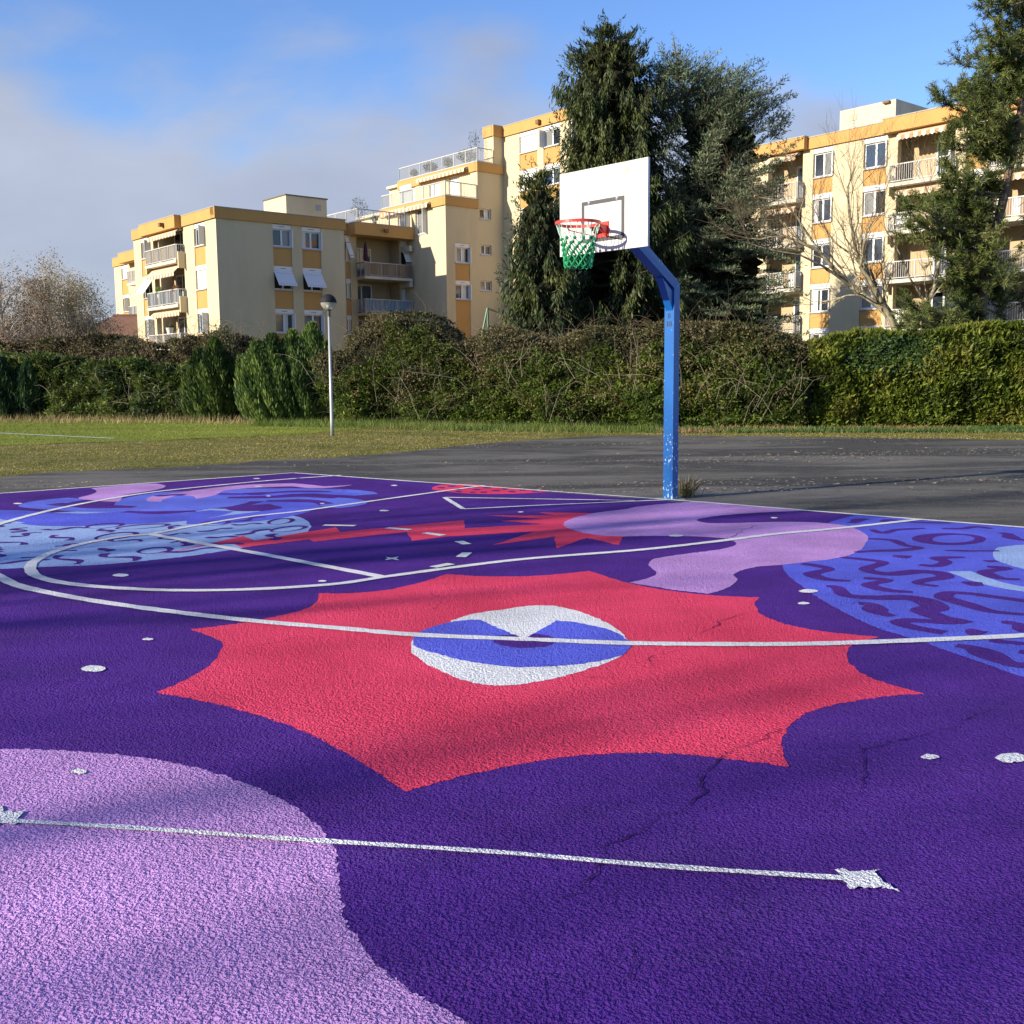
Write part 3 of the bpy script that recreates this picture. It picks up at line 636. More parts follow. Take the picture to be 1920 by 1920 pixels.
def awning(root, f, u0, u1, z, out=.55, drop=.35, w=0, stripes=True):
    mb = MB(); f.box(mb, u0, u1, w, w + .16, z - .16, z); a = mb.build('awning', METALW, root)
    mb = MB(); mb.quad(f.p(u0, w + .16, z - .02), f.p(u1, w + .16, z - .02), f.p(u1, w + out, z - drop), f.p(u0, w + out, z - drop)); mb.build('awning_cloth', CLOTH, a)
    n = max(4, int((u1 - u0) / .24)); A, B = MB(), MB()
    for k in range(n):
        c0, c1 = u0 + (u1 - u0) * k / n, u0 + (u1 - u0) * (k + 1) / n; c = (c0 + c1) / 2
        (A if k % 2 == 0 else B).quad(f.p(c0, w + out, z - drop), f.p(c1, w + out, z - drop), f.p(c1, w + out, z - drop - .2), f.p(c, w + out, z - drop - .27), f.p(c0, w + out, z - drop - .2))
    tag(A.build('valance', mat('valance_cream', (.66, .56, .40), .9), a), kind='stuff'); tag(B.build('valance', CLOTHD if stripes else CLOTH, a), kind='stuff'); return a
def fascia(root, f, u0, u1, z0, z1, w=.12, d=.5):
    mb = MB(); f.box(mb, u0, u1, -d, w, z0, z1); b = mb.build('roof_band', OCHRE, root)
    mb = MB(); f.box(mb, u0 - .02, u1 + .02, -d, w + .03, z1, z1 + .05); mb.build('coping', mat('zinc_edge', (.34, .31, .27), .6), b); return b
def body(root, f, u0, u1, w0, w1, z0, z1, name='building_core', m=None):
    return one(name, m or CREAM, root, f, u0, u1, w0, w1, z0, z1)
def balcony(root, f, u0, u1, z, out=.6, back=1.3, rail=METALW, panel=None, pan_n=0):
    mb = MB(); f.box(mb, u0, u1, -back, out, z - .2, z); b = mb.build('balcony', SLABM, root)
    r = railing(root, f, u0 + .04, u1 - .04, z, w=out - .08, parent=b, m=rail)
    for s in (u0 + .02, u1 - .02):
        g = Fac(f.p(s, 0, 0), f.n, f.d)
        if out > .45: railing(root, g, .02, out - .1, z, w=0, parent=b, m=rail, name='side_railing')
    if panel is not None:
        w = (u1 - u0 - .1) / pan_n
        for k in range(pan_n): one('screen_panel', panel[k % len(panel)], b, f, u0 + .05 + w * k + .01, u0 + .05 + w * (k + 1) - .01, out - .13, out - .11, z + .1, z + .92)
    return b
def loggia(root, f, u0, u1, z0, z1, back=1.3, door=(.45, .85), dark=False):
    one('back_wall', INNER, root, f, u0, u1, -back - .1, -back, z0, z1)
    W = u1 - u0; a, b = u0 + W * door[0], u0 + W * door[1]
    fr = MB(); g = f.shift(0, -back)
    for c in (a, (a + b) / 2, b): f.box(fr, c - .05, c + .05, -back, -back + .06, z0 + .02, z0 + 2.15)
    f.box(fr, a - .05, b + .05, -back, -back + .06, z0 + 2.15, z0 + 2.25); d = fr.build('balcony_door', WHITE, root)
    for c0, c1 in ((a, (a + b) / 2), ((a + b) / 2, b)): one('pane', GLASS, d, f, c0 + .05, c1 - .05, -back + .01, -back + .03, z0 + .05, z0 + 2.12)
    return d

# --- left block: sunlit balcony front and shaded gable
c1 = at(408, 500, 68.0)
B1 = empty('apartment_building', (c1[0], c1[1], 0), 'four storey cream and ochre apartment block on the left with a shaded gable wall', 'apartment building')
fB = Fac(c1, dB, -dA); fA = Fac(c1, dA, -dB)
zr, zf = fB.z(403.5, 388), fB.z(404.5, 408.5)
LB_, LA_ = fB.u(645.5, 470), fA.u(250, 450)
zw = [(fB.z(528, 464.5), zf - .01), (fB.z(528, 545), fB.z(530, 499)), (fB.z(528, 626), fB.z(530, 579))]
s1, s2 = (fB.u(511, 430), fB.u(546, 430)), (fB.u(565.5, 430), fB.u(601, 430))
wall(B1, fB, 0, LB_, 0, zf, [(s1[0], s1[1], 0, zf), (s2[0], s2[1], 0, zf)])
for s in (s1, s2): strip(B1, fB, *s, zf, [(*zw[0], 'open'), (*zw[1], 'tilt'), (*zw[2], 'leaf')])
fascia(B1, fB, -.12, LB_ + .1, zf, zr)
r1 = (fA.u(383.5, 430), fA.u(363, 430)); lg = (fA.u(343, 440), fA.u(286, 440)); l1 = (fA.u(281, 450), fA.u(263.5, 450))
hol = [(r1[0], r1[1], 0, zf), (lg[0], lg[1], 0, zf), (l1[0], l1[1], 0, zf)]
wall(B1, fA, 0, LA_, 0, zf, hol, depth=.36)
strip(B1, fA, *r1, zf, [(*zw[0], 'side'), (*zw[1], 'down'), (*zw[2], 'side')]); strip(B1, fA, *l1, zf, [(*zw[0], 'side'), (*zw[1], 'tilt'), (*zw[2], 'side')])
pb0, pb1 = fA.u(341.5, 410), fA.u(274, 420)
fascia(B1, fA, -.12 + .121, pb0, zf, zr); fascia(B1, fA, pb0, pb1, zf - .06, zr + .04, w=.55); fascia(B1, fA, pb1, LA_, zf, zr)
fl = [fA.z(315, y) for y in (494, 574, 655)]; P = (fl[0] - fl[2]) / 2; fl = [fl[0], fl[0] - P, fl[0] - 2 * P]
for k, z in enumerate(fl + [fl[2] - P]):
    top = zf if k == 0 else fl[k - 1] - .2
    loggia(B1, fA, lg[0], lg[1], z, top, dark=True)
    balcony(B1, fA, lg[0] - .1, lg[1] + .1, z, out=.62, panel=([BROWNP, mat('grey_screen', (.36, .36, .38), .7), mat('sand_screen', (.42, .33, .16), .7)] if k == 0 else [mat('slate_screen', (.10, .15, .20), .5), mat('grey_screen', (.36, .36, .38), .7), mat('dark_screen', (.05, .07, .08), .4)] if k == 1 else None), pan_n=12)
    awning(B1, fA, lg[0] + .15, lg[1] - .15, top - .05, out=.7 if k == 1 else .45, drop=.55 if k == 1 else .25)
    for uu in (lg[0] - .25, lg[1] + .1): one('rain_fin', CREAM, B1, fA, uu, uu + .15, 0, .5, z - .55, z + .5)
body(B1, fB, .36, LB_ - .05, -9, -.36, .0, zf - .02) if False else None
core = MB(); fB.box(core, 1.75, LB_, -abs(LA_), -.36, 0, zf + .3); core.build('building_core', CREAM, B1)
core = MB(); fB.box(core, .1, LB_, -abs(LA_), -.1, zf + .31, zr - .12); core.build('flat_roof', CONC, B1)
# stair head on the roof
q0 = at(537, 400, 74.5); fh = Fac(q0, dB, -dA)
bx = MB(); fh.box(bx, 0, fh.u(613, 400), -3.2, 0, zr - .3, fh.z(537, 366)); o = bx.build('roof_stairhead', CREAM, B1)
one('coping', mat('soot_edge', (.12, .11, .09), .9), o, fh, -.06, fh.u(613.5, 400) + .05, -3.26, .06, fh.z(537, 366), fh.z(537, 366) + .08)
uu = fh.u(597, 390); one('roof_hatch', GREYM, o, fh, uu - .18, uu + .18, .0, .03, fh.z(597, 395), fh.z(597, 384.5))
# set-back wing at the far end
D1 = at(250, 450, 1)[1]; hitw = fA.O + fA.d * LA_
sb = 5.0
fA2 = Fac(c1[:2] - fA.n * sb, fA.d, fA.n)
e0, e1 = fA2.u(262, 500), fA2.u(213.5, 500)
zr2, zf2 = zr - .05, zf - .1
ws = (fA2.u(239, 500), fA2.u(227, 500)); 
wall(B1, fA2, e0 - 3, e1, 0, zf2, [(ws[0], ws[1], 0, zf2)])
zw2 = [(z0 + .15, z1 + .05) for z0, z1 in zw]; zw2[0] = (zw2[0][0], zf2 - .01)
strip(B1, fA2, *ws, zf2, [(*zw2[0], 'down'), (*zw2[1], 'side'), (*zw2[2], 'tilt')])
p2 = fA2.u(226.5, 500, .7)
fascia(B1, fA2, p2, e1, zf2, zr2); fascia(B1, fA2, e0 - 3, p2, zf2 - .05, zr2 + .04, w=.9)
for k in range(3):
    z = fl[0] + .2 - P * k
    balcony(B1, fA2, e0 - 1.5, fA2.u(236, 500, .9), z, out=.9, back=0, panel=[mat('pale_screen', (.52, .47, .40), .7)] if k == 0 else [BLUEP, mat('pale_screen', (.52, .47, .40), .7)] if k == 1 else None, pan_n=5)
    awning(B1, fA2, e0 - 1.2, fA2.u(238, 500, .9) - .1, z + 2.4, out=.8 if k < 2 else 1.1, drop=.3 if k < 2 else .6)
core = MB(); fA2.box(core, LA_ + .05, e1, -9, -.36, 0, zf2 + .3); core.build('building_core', CREAM, B1)
for px, py, f in ((304.5, 421.8, fA),): one('rain_spout', mat('rust_spout', (.20, .11, .05), .9), B1, f, f.u(px, py, .6) - .14, f.u(px, py, .6) + .14, .55, .85, f.z(px, py, .6) - .12, f.z(px, py, .6) + .12)
# recessed wing to the right with deep balconies
fR = Fac(fB.O + fB.n * -4.5, dB, -dA)
u0, u9 = LB_ - 1.0, fR.u(806.5, 500)
zR1, zRf = fR.z(780, 434), fR.z(780, 452.5)
bs = (fR.u(669, 480), fR.u(750, 480)); wsr = (fR.u(752, 480), fR.u(779, 480)); wsl = (fR.u(648, 480), fR.u(656.5, 480))
wall(B1, fR, u0, u9, 0, zRf, [(bs[0], bs[1], 0, zRf), (wsr[0], wsr[1], 0, zRf), (wsl[0], wsl[1], 0, zRf)], m=stucco('cream_render_b', (.53, .42, .25), .3))
flr = [fR.z(720, 519, 1.1), fR.z(720, 587, 1.1)]; Pr = flr[0] - flr[1]
zwr = [(flr[0] + 1.0 - Pr * k, flr[0] + 2.45 - Pr * k) for k in range(3)]; zwr[0] = (zwr[0][0], zRf - .02)
strip(B1, fR, *wsr, zRf, [(*zwr[0], 'tilt'), (*zwr[1], 'leaf'), (*zwr[2], 'leaf')]); strip(B1, fR, *wsl, zRf, [(*zwr[0], 'tilt'), (*zwr[1], 'plain'), (*zwr[2], 'plain')])
fascia(B1, fR, u0, fR.u(663, 430, .9), zRf, zR1); fascia(B1, fR, fR.u(663, 430, .9), fR.u(777, 450, .9), zRf - .05, zR1 + .04, w=1.1); fascia(B1, fR, fR.u(777, 450, .9), u9, zRf, zR1)
for k in range(3):
    z = flr[0] - Pr * k; top = (zRf if k == 0 else z + Pr - .2)
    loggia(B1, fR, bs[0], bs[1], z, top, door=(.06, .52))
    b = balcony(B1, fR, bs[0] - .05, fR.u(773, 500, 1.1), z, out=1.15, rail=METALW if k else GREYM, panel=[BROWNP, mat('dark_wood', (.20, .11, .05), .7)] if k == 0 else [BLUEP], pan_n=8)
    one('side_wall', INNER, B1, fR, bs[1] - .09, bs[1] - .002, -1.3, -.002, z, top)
    one('balcony_beam', SLABM, B1, fR, bs[1] + .1, bs[1] + .35, 0.002, 1.1, z + Pr - .62, z + Pr - .22)
core = MB(); fR.box(core, u0, u9, -9, -1.42, 0, zRf + .25); core.build('building_core', CREAM, B1)
core = MB(); fR.box(core, u0, u9, -9, -.12, zRf + .26, zR1 - .1); core.build('flat_roof', CONC, B1)
railing(B1, fR, fR.u(660, 410), fR.u(777, 420), zR1 + .06, w=.7, h=1.05, m=METALW)
g = Fac(fR.p(fR.u(660, 410), .7, 0), dA, -dB); railing(B1, g, 0, 9, zR1 + .06, h=1.05, m=METALW)
g = Fac(fR.p(fR.u(777, 420), .7, 0), dA, -dB); railing(B1, g, 0, .6, zR1 + .06, h=1.05, m=METALW)
g2 = fR.shift(0, -.0); railing(B1, g2, fR.u(779, 430), fR.u(806, 430), zR1 + .06, w=0, h=1.05, m=METALW)
one('rain_spout', mat('rust_spout', (.20, .11, .05), .9), B1, fR, fR.u(722.5, 433, 1.1) - .14, fR.u(722.5, 433, 1.1) + .14, 1.1, 1.35, fR.z(722.5, 433, 1.1) - .12, fR.z(722.5, 433, 1.1) + .12)

# --- stepped block in the middle
cc = at(870, 500, 80.0)
fC = Fac(cc, dB, -dA)
B2 = empty('apartment_building', (cc[0], cc[1], 0), 'tall cream and ochre apartment block with stepped roof terraces behind the backboard', 'apartment building')
ua, ub, uc = fC.u(835.3, 400), fC.u(895, 330), fC.u(943, 300)
zt2, zb2 = fC.z(835, 367), fC.z(835, 384); zt3, zb3 = fC.z(895, 304), fC.z(895, 320.5); zt4, zb4 = fC.z(943, 239), fC.z(943, 258)
wsC = (fC.u(853.5, 480), fC.u(881, 480)); smC = (fC.u(899.5, 400), fC.u(921, 400)) 
rows = [(fC.z(867, 494.5), fC.z(867, 456)), (fC.z(867, 563), fC.z(867, 526))]; PC = rows[0][0] - rows[1][0]
sm = [(fC.z(910, y1), fC.z(910, y0)) for y0, y1 in ((391.5, 413), (459.5, 479.5), (526.5, 547))]
ztC = rows[0][1]
wall(B2, fC, ua, ub, 0, zb2, [(wsC[0], wsC[1], 0, ztC)]); wall(B2, fC, ub, uc, 0, zb3, [(smC[0], smC[1], a, b) for a, b in sm], depth=.3)
strip(B2, fC, *wsC, ztC, [(*rows[0], 'open'), (*rows[1], 'open')])
for a, b in sm: window(B2, fC, smC[0], smC[1], a, b, 'plain', box=.0)
fascia(B2, fC, ua - .1, ub, zb2, zt2); wall(B2, fC, ub + 0, uc, zt2, zb3, []) if False else None
fascia(B2, fC, ub - .1, uc - .02, zb3, zt3)
f2 = Fac(fC.p(ua, 0, 0), dA, -dB); f3 = Fac(fC.p(ub, 0, 0), dA, -dB); f4 = Fac(fC.p(uc - 0.9, 0, 0), dA, -dB)
e2, e3 = f2.u(714, 395), f3.u(747, 340)
d2 = [(f2.u(a, 420), f2.u(b, 420)) for a, b in ((800.5, 779), (767, 746))]
zfl2 = f2.z(790, 440); zfl3 = zt2 + .05
dz2 = (zfl2, zfl2 + 2.2)
wall(B2, f2, 0, e2, 0, zb2, [(a, b, *dz2) for a, b in d2], depth=.3)
for a, b in d2: window(B2, f2, a, b, *dz2, 'side', box=.0)
d3 = [(f3.u(a, 350), f3.u(b, 350)) for a, b in ((860.5, 841), (826, 805), (778, 768))]
wall(B2, f3, 0, e3, zt2, zb3, [(a, b, zfl3, zfl3 + 2.15) for a, b in d3], depth=.3)
for k, (a, b) in enumerate(d3): window(B2, f3, a, b, zfl3, zfl3 + 2.15, 'down', box=.0)
fascia(B2, f2, .121, e2, zb2, zt2); fascia(B2, f3, .121, e3, zb3, zt3)
awning(B2, f2, f2.u(806, 385, .2), f2.u(719, 395, .2), f2.z(760, 396, .12) + .25, out=.35, drop=.15, w=.13); awning(B2, f3, f3.u(876, 318, .2), f3.u(783, 340, .2), f3.z(830, 331, .12) + .25, out=.4, drop=.15, w=.13)
railing(B2, f2, .05, e2, zt2 + .05, w=-.1, h=1.05); railing(B2, f3, .05, e3, zt3 + .05, w=-.1, h=1.05)
railing(B2, fC, ua + .05, ub - .05, zt2 + .05, w=-.08, h=1.05); railing(B2, fC, ub + .05, uc - 1.0, zt3 + .05, w=-.08, h=1.05)
one('wind_screen', mat('frosted_glass', (.45, .50, .50), .25), B2, f2, f2.u(772, 380, -.2), f2.u(750, 380, -.2), -.24, -.2, zt2 + .15, zt2 + 1.5)
wall(B2, f4, 0, f4.u(907, 260), zt3, zb4, []); fascia(B2, f4, .121, f4.u(907, 260), zb4, zt4)
wall(B2, fC, uc - .9, uc, zt3, zb4, []); fascia(B2, fC, uc - 1.0, uc, zb4, zt4)
# tall front that runs towards the spruce
f5 = Fac(fC.p(uc, 0, 0), -dA, -dB); LT = f5.u(1112, 300)
tc_ = [(f5.u(974, 280), f5.u(1007.5, 280)), (f5.u(1019, 280), f5.u(1050, 280)), (f5.u(1068, 280), f5.u(1100, 280))]
zT = [(f5.z(990, y1), f5.z(990, y0)) for y0, y1 in ((246, 286), (316, 357))]; PT = zT[0][0] - zT[1][0]
zTT = [(zT[0][0] - PT * k, zT[0][1] - PT * k) for k in range(5)]; zTT[0] = (zTT[0][0], zb4 - .01)
wall(B2, f5, 0, LT, 0, zb4, [(a, b, 0, zb4) for a, b in tc_])
sty = (('down', 'down', 'open', 'plain', 'plain'), ('side', 'side', 'plain', 'down', 'plain'), ('plain',) * 5)
for (a, b), st in zip(tc_, sty): strip(B2, f5, a, b, zb4, [(*z, s) for z, s in zip(zTT, st)])
fascia(B2, f5, 0.122, LT, zb4, zt4)
one('rain_spout', mat('rust_spout', (.20, .11, .05), .9), B2, f5, f5.u(1011, 229, .15) - .16, f5.u(1011, 229, .15) + .16, .12, .4, f5.z(1011, 229, .15) - .14, f5.z(1011, 229, .15) + .14)
for a, b, z in ((ua, ub, zb2), (ub, uc - .9, zb3)):
    core = MB(); fC.box(core, a + .32, b + .3, -12, -.32, 0, z + .3); core.build('building_core', CREAM, B2)
    core = MB(); fC.box(core, a + .02, b + .02, -12, -.1, z + .31, z + .52); core.build('flat_roof', CONC, B2)
core = MB(); fC.box(core, uc - .85, uc + 6, -f4.u(907, 260), -.32, zt3, zb4 + .3); fC.box(core, uc + .36, uc + 6, -.3, LT, 0, zb4 + .3); core.build('building_core', CREAM, B2)

# --- right-hand block behind the bare tree and the pine
r0 = at(1560, 400, 64.0); fD = Fac(r0, -dA, -dB)
B3 = empty('apartment_building', (r0[0], r0[1], 0), 'sunlit five storey cream and ochre apartment block at the right behind the bare tree', 'apartment building')
zrD, zfD = fD.z(1560, 250.5), fD.z(1560, 272)
uL, uRr = fD.u(1400, 300), fD.u(2150, 300)
ca = (fD.u(1524.5, 320), fD.u(1561.5, 320)); cbb = (fD.u(1619, 310), fD.u(1662, 310)); lgD = (fD.u(1682, 320), fD.u(1790, 300)); lgL = (fD.u(1440, 340), fD.u(1505, 330)); lg3 = (fD.u(1870, 300), fD.u(1960, 300)); cd_ = (fD.u(1810, 300), fD.u(1850, 300))
zD0 = (fD.z(1543, 333), fD.z(1543, 284)); PD_ = fD.z(1543, 333) - fD.z(1541, 418.5)
zD = [(zD0[0] - PD_ * k, zD0[0] - PD_ * k + 1.72) for k in range(5)]; zD[0] = (zD[0][0], zfD - .01)
wall(B3, fD, uL, uRr, 0, zfD, [(*c, 0, zfD) for c in (ca, cbb, lgD, lgL, lg3, cd_)], depth=.36)
strip(B3, fD, *ca, zfD, [(*z, s) for z, s in zip(zD, ('open', 'open', 'plain', 'open', 'plain'))]); strip(B3, fD, *cbb, zfD, [(*z, s) for z, s in zip(zD, ('open', 'plain', 'leaf', 'plain', 'plain'))]); strip(B3, fD, *cd_, zfD, [(*z, s) for z, s in zip(zD, ('plain',) * 5)])
fascia(B3, fD, uL, fD.u(1517, 270), zfD, zrD + .05, w=.5); fascia(B3, fD, fD.u(1517, 270), fD.u(1664, 250), zfD, zrD); fascia(B3, fD, fD.u(1664, 250), uRr, zfD - .05, zrD + .05, w=.55)
zl0 = fD.z(1720, 336, .7)
for q, L in enumerate((lgD, lgL, lg3)):
    for k in range(5):
        z = zl0 - PD_ * k; top = zfD if k == 0 else z + PD_ - .2
        loggia(B3, fD, *L, z, top, door=(.5, .92)); balcony(B3, fD, L[0] - .1, L[1] + .1, z, out=.75, panel=[BROWNP, CURTAIN] if (k + q) % 4 == 3 else None, pan_n=6)
        if k < 2: awning(B3, fD, L[0] + .2, L[1] - .2, top - .05, out=.5, drop=.25)
        one('rain_fin', CREAM, B3, fD, L[0] - .3, L[0] - .15, 0, .5, z - .6, z + .5)
core = MB(); fD.box(core, uL, uRr, -12, -1.45, 0, zfD + .3); core.build('building_core', CREAM, B3)
core = MB(); fD.box(core, uL, uRr, -12, -.12, zfD + .31, zrD - .1); core.build('flat_roof', CONC, B3)
for s in (uL, uRr - .2): one('end_wall', CREAM, B3, fD, s, s + .2, -12, -.37, 0, zfD)
fS = fD.shift(0, -2.0); sa, sb_ = fS.u(1574.5, 230), fS.u(1679, 220)
bx = MB(); fS.box(bx, sa, sb_, -4.2, 0, zrD - .3, fS.z(1678, 185.5)); o = bx.build('roof_stairhead', CONC, B3)
uu = fS.u(1600, 220); one('roof_hatch', mat('hatch', (.42, .38, .27), .8), o, fS, uu - .25, uu + .25, 0, .03, fS.z(1600, 226), fS.z(1600, 214))
uu = fS.u(1664, 193); one('rain_spout', mat('rust_spout', (.20, .11, .05), .9), o, fS, uu - .2, uu + .2, 0, .2, fS.z(1664, 194), fS.z(1664, 190))

# --- houses with brown roofs far left
def house(px0, px1, pyr, pye, D, label, dep=8.0):
    a, b = at(px0, pye, D), at(px1, pye, D); ze = a[2]; zr_ = at((px0 + px1) / 2, pyr, D + dep / 2)[2]
    h = empty('house', ((a[0] + b[0]) / 2, D, 0), label, 'house')
    mb = MB(); mb.box(a[0] + .3, b[0] - .3, D, D + dep, 0, ze); mb.build('wall', mat('dark_wall', (.10, .085, .07), .9), h)
    def f(nt, bb):
        v = coords(nt, (1, 1, 1)); w = N(nt, 'ShaderNodeTexWave', Scale=2.4, Distortion=1.2); nt.links.new(v, w.inputs['Vector'])
        c = mixn(nt, noise(nt, v, 1.1, 5), (.13, .060, .038), (.22, .115, .075)); nt.links.new(mixn(nt, mathn(nt, 'MULTIPLY', w.outputs['Fac'], .3), c, (.10, .05, .035)), bb.inputs['Base Color'])
    m = mat('brown_tiles', (.2, .1, .07), .9, build=f); mid = D + dep / 2
    mb = MB(); hip = min(2.4, (b[0] - a[0]) * .3)
    A0, B0, A1, B1_ = (a[0], D - .3, ze), (b[0], D - .3, ze), (a[0], D + dep + .3, ze), (b[0], D + dep + .3, ze); Ra, Rb = (a[0] + hip, mid, zr_), (b[0] - hip, mid, zr_)
    mb.quad(A0, B0, Rb, Ra); mb.quad(B1_, A1, Ra, Rb); mb.quad(A1, A0, Ra); mb.quad(B0, B1_, Rb); mb.quad(A0, A1, B1_, B0); rf = mb.build('roof', m, h)
    mb = MB(); mb.tube([Ra, Rb], .14, 6); mb.build('ridge_tiles', m, rf); return h
house(128, 300, 592, 631, 84, 'brown tiled hip roofed house beside the left end of the apartment block')
house(24, 170, 609, 655, 66, 'dark low house with a brown roof behind the bare birches', 7)

# ------------------------------------------------------------------ basketball hoop
hp = ground(1257, 935.5)
br, bl = at(1214.7, 378, 11.14), at(1049.8, 403, 12.04)
bd = unit((br - bl)[:2]); bn = np.array([bd[1], -bd[0]])
if bn[1] > 0: bn = -bn
bdv = -bd if False else bd
zb_ = at(1214.7, 461.3, 11.14)[2]; zt_ = at(1214.7, 294, 11.14)[2]
mid = (br + bl)[:2] / 2; bw = float(np.linalg.norm((br - bl)[:2]))
fP = Fac(mid, bd, bn)                               # u along the board to the right, w out over the court
HOOP = empty('basketball_hoop', (hp[0], hp[1], 0), 'white backboard with red ring and green net on a cranked blue steel post', 'basketball hoop')
def f_blue(nt, b):
    v = coords(nt); sep = N(nt, 'ShaderNodeSeparateXYZ'); nt.links.new(v, sep.inputs[0])
    n = noise(nt, coords(nt, (1, 1, .55)), 42, 3, .6); lo = N(nt, 'ShaderNodeMapRange'); lo.inputs['From Min'].default_value = 1.15; lo.inputs['From Max'].default_value = .1; lo.inputs['To Min'].default_value = 0; lo.inputs['To Max'].default_value = .115
    nt.links.new(sep.outputs[2], lo.inputs['Value'])
    chip = rampn(nt, mathn(nt, 'ADD', mathn(nt, 'ADD', n, lo.outputs[0]), mathn(nt, 'MULTIPLY', mathn(nt, 'SUBTRACT', noise(nt, v, 5, 3), .5), .28)), [(.695, (0, 0, 0)), (.725, (1, 1, 1))])
    w = noise(nt, v, 4, 4)
    c = mixn(nt, w, (.003, .082, .295), (.005, .115, .38)); c = mixn(nt, chip, c, (.50, .58, .64)); nt.links.new(c, b.inputs['Base Color'])
BLUE = mat('blue_paint', (.01, .12, .5), .38, 0, .45, f_blue)
hw, hd = .069, .052
fPo = Fac(hp, bd, bn)
uE = 0.0; zE = at(1268, 548, hp[1])[2]
one('post', BLUE, HOOP, fPo, -hw, hw, -hd, hd, -.05, zE)
off = float((mid - hp[:2]) @ bn)                     # how far the board hangs over the court
du = float((mid - hp[:2]) @ bd)
zc = (zb_ + zt_) / 2 - .06
mb = MB()                                            # cranked arm from the post head to the middle of the board's back
A = [fPo.p(-hw, -hd, zE), fPo.p(hw, -hd, zE), fPo.p(hw, hd, zE), fPo.p(-hw, hd, zE)]
kz = zE + .10
Bq = [fPo.p(-hw, -hd, kz), fPo.p(hw, -hd, kz), fPo.p(hw, hd, kz - .06), fPo.p(-hw, hd, kz - .06)]
o2 = off - .07
E_ = [fPo.p(du - hw, o2, zc + .13), fPo.p(du + hw, o2, zc + .13), fPo.p(du + hw, o2, zc - .02), fPo.p(du - hw, o2, zc - .02)]
mb.hexa(A, Bq); mb.hexa([Bq[0], Bq[1], Bq[2], Bq[3]], E_); mb.build('arm', BLUE, HOOP)
g0, g1 = (hd + .001, zE - .42), (hd + .30, zE + .16)
mb = MB(); mb.hexa([fPo.p(-.05, hd + .001, zE - .21), fPo.p(-.05, hd + .001, zE - .0), fPo.p(-.05 + du * .2, .27, zE + .15)], [fPo.p(.05, hd + .001, zE - .21), fPo.p(.05, hd + .001, zE - .0), fPo.p(.05 + du * .2, .27, zE + .15)])
mb.build('gusset', BLUE, HOOP)
one('back_bracket', BLUE, HOOP, fP, -.34, .34, -.069, -.031, zc - .16, zc + .2)
mb = MB(); mb.box(hp[0] - .16, hp[0] + .16, hp[1] - .14, hp[1] + .14, -.05, .004); mb.build('base_plate', mat('worn_concrete', (.30, .28, .24), .9), HOOP)
# lettering stencilled on the post
mb = MB(); zl = at(1255, 612, hp[1])[2]
def seg(u0, u1, z0, z1): fPo.box(mb, u0, u1, hd, hd + .0015, zl + z0, zl + z1)
for a in ((-.030, -.014, 0, .055), (-.036, -.030, 0, .008), (-.036, -.030, .047, .055), (-.014, -.008, 0, .006), (.002, .014, .008, .047), (.026, .038, .008, .047), (.008, .032, 0, .008), (.008, .032, .047, .055), (-.018, -.004, .092, .147), (-.004, .010, .139, .147), (-.004, .010, .116, .122), (-.004, .010, .092, .100), (.010, .018, .122, .139), (.010, .018, .100, .116)): seg(*a)
mb.build('lettering', mat('black_stencil', (.006, .01, .02), .6), HOOP)
def f_board(nt, b):
    v = coords(nt); n = noise(nt, v, 3, 6, .65); k = noise(nt, v, 22, 4, .7)
    vo = N(nt, 'ShaderNodeTexVoronoi', Scale=7.0); nt.links.new(v, vo.inputs['Vector']); mk_ = rampn(nt, vo.outputs['Distance'], [(.06, (1, 1, 1)), (.11, (0, 0, 0))])
    c = mixn(nt, rampn(nt, n, [(.48, (0, 0, 0)), (.72, (1, 1, 1))]), (.57, .56, .53), (.40, .37, .31)); c = mixn(nt, mathn(nt, 'MULTIPLY', rampn(nt, k, [(.60, (0, 0, 0)), (.72, (1, 1, 1))]), .5), c, (.36, .27, .17)); c = mixn(nt, mathn(nt, 'MULTIPLY', mk_, .22), c, (.25, .24, .23)); nt.links.new(c, b.inputs['Base Color'])
brd = one('backboard', mat('white_board', (.8, .79, .76), .55, build=f_board), HOOP, fP, -bw / 2, bw / 2, -.03, 0, zb_, zt_)
mk = MB(); tl, tr_ = fP.hit(1090.5, 380), fP.hit(1171, 366); zl_, zh = fP.z(1171, 446.5), tr_[1]; w_ = .042
ul, ur = tl[0], tr_[0]
for q in ((ul, ur, zh - w_, zh), (ul, ur, zl_, zl_ + w_), (ul, ul + w_, zl_ + w_, zh - w_), (ur - w_, ur, zl_ + w_, zh - w_)): fP.box(mk, q[0], q[1], .0, .0015, q[2], q[3])
mk.build('target_square', mat('grey_marking', (.05, .05, .053), .6), brd)
for uu in (ul + .11, ur - .10):
    mb = MB(); c = fP.p(uu, .002, zh - w_ / 2); mb.ball(c, .017, 8); mb.build('bolt', mat('zinc_bolt', (.75, .75, .75), .35, .8), brd)
RR = .225; rc = np.array(fP.p((ul + ur) / 2 - .0, .38, 0)); zrim = fP.hit(1084, 419, .38)[1]; rc[2] = zrim
uofs = fP.hit(1084, 419, .38)[0]; rc = np.array(fP.p(uofs, .38, zrim))
REDM = mat('red_ring_paint', (.62, .045, .035), .4)
prof = [(RR, -.014), (RR + .014, -.014), (RR + .014, .016), (RR, .016), (RR, -.014)]
mb = MB(); mb.lathe(rc, prof, 40); rim = mb.build('rim', REDM, HOOP)
mb = MB(); u_ = uofs
fP.box(mb, u_ - .09, u_ + .09, 0.002, .012, zrim - .11, zrim + .05); fP.box(mb, u_ - .07, u_ + .07, .012, .152, zrim - .010, zrim + .012)
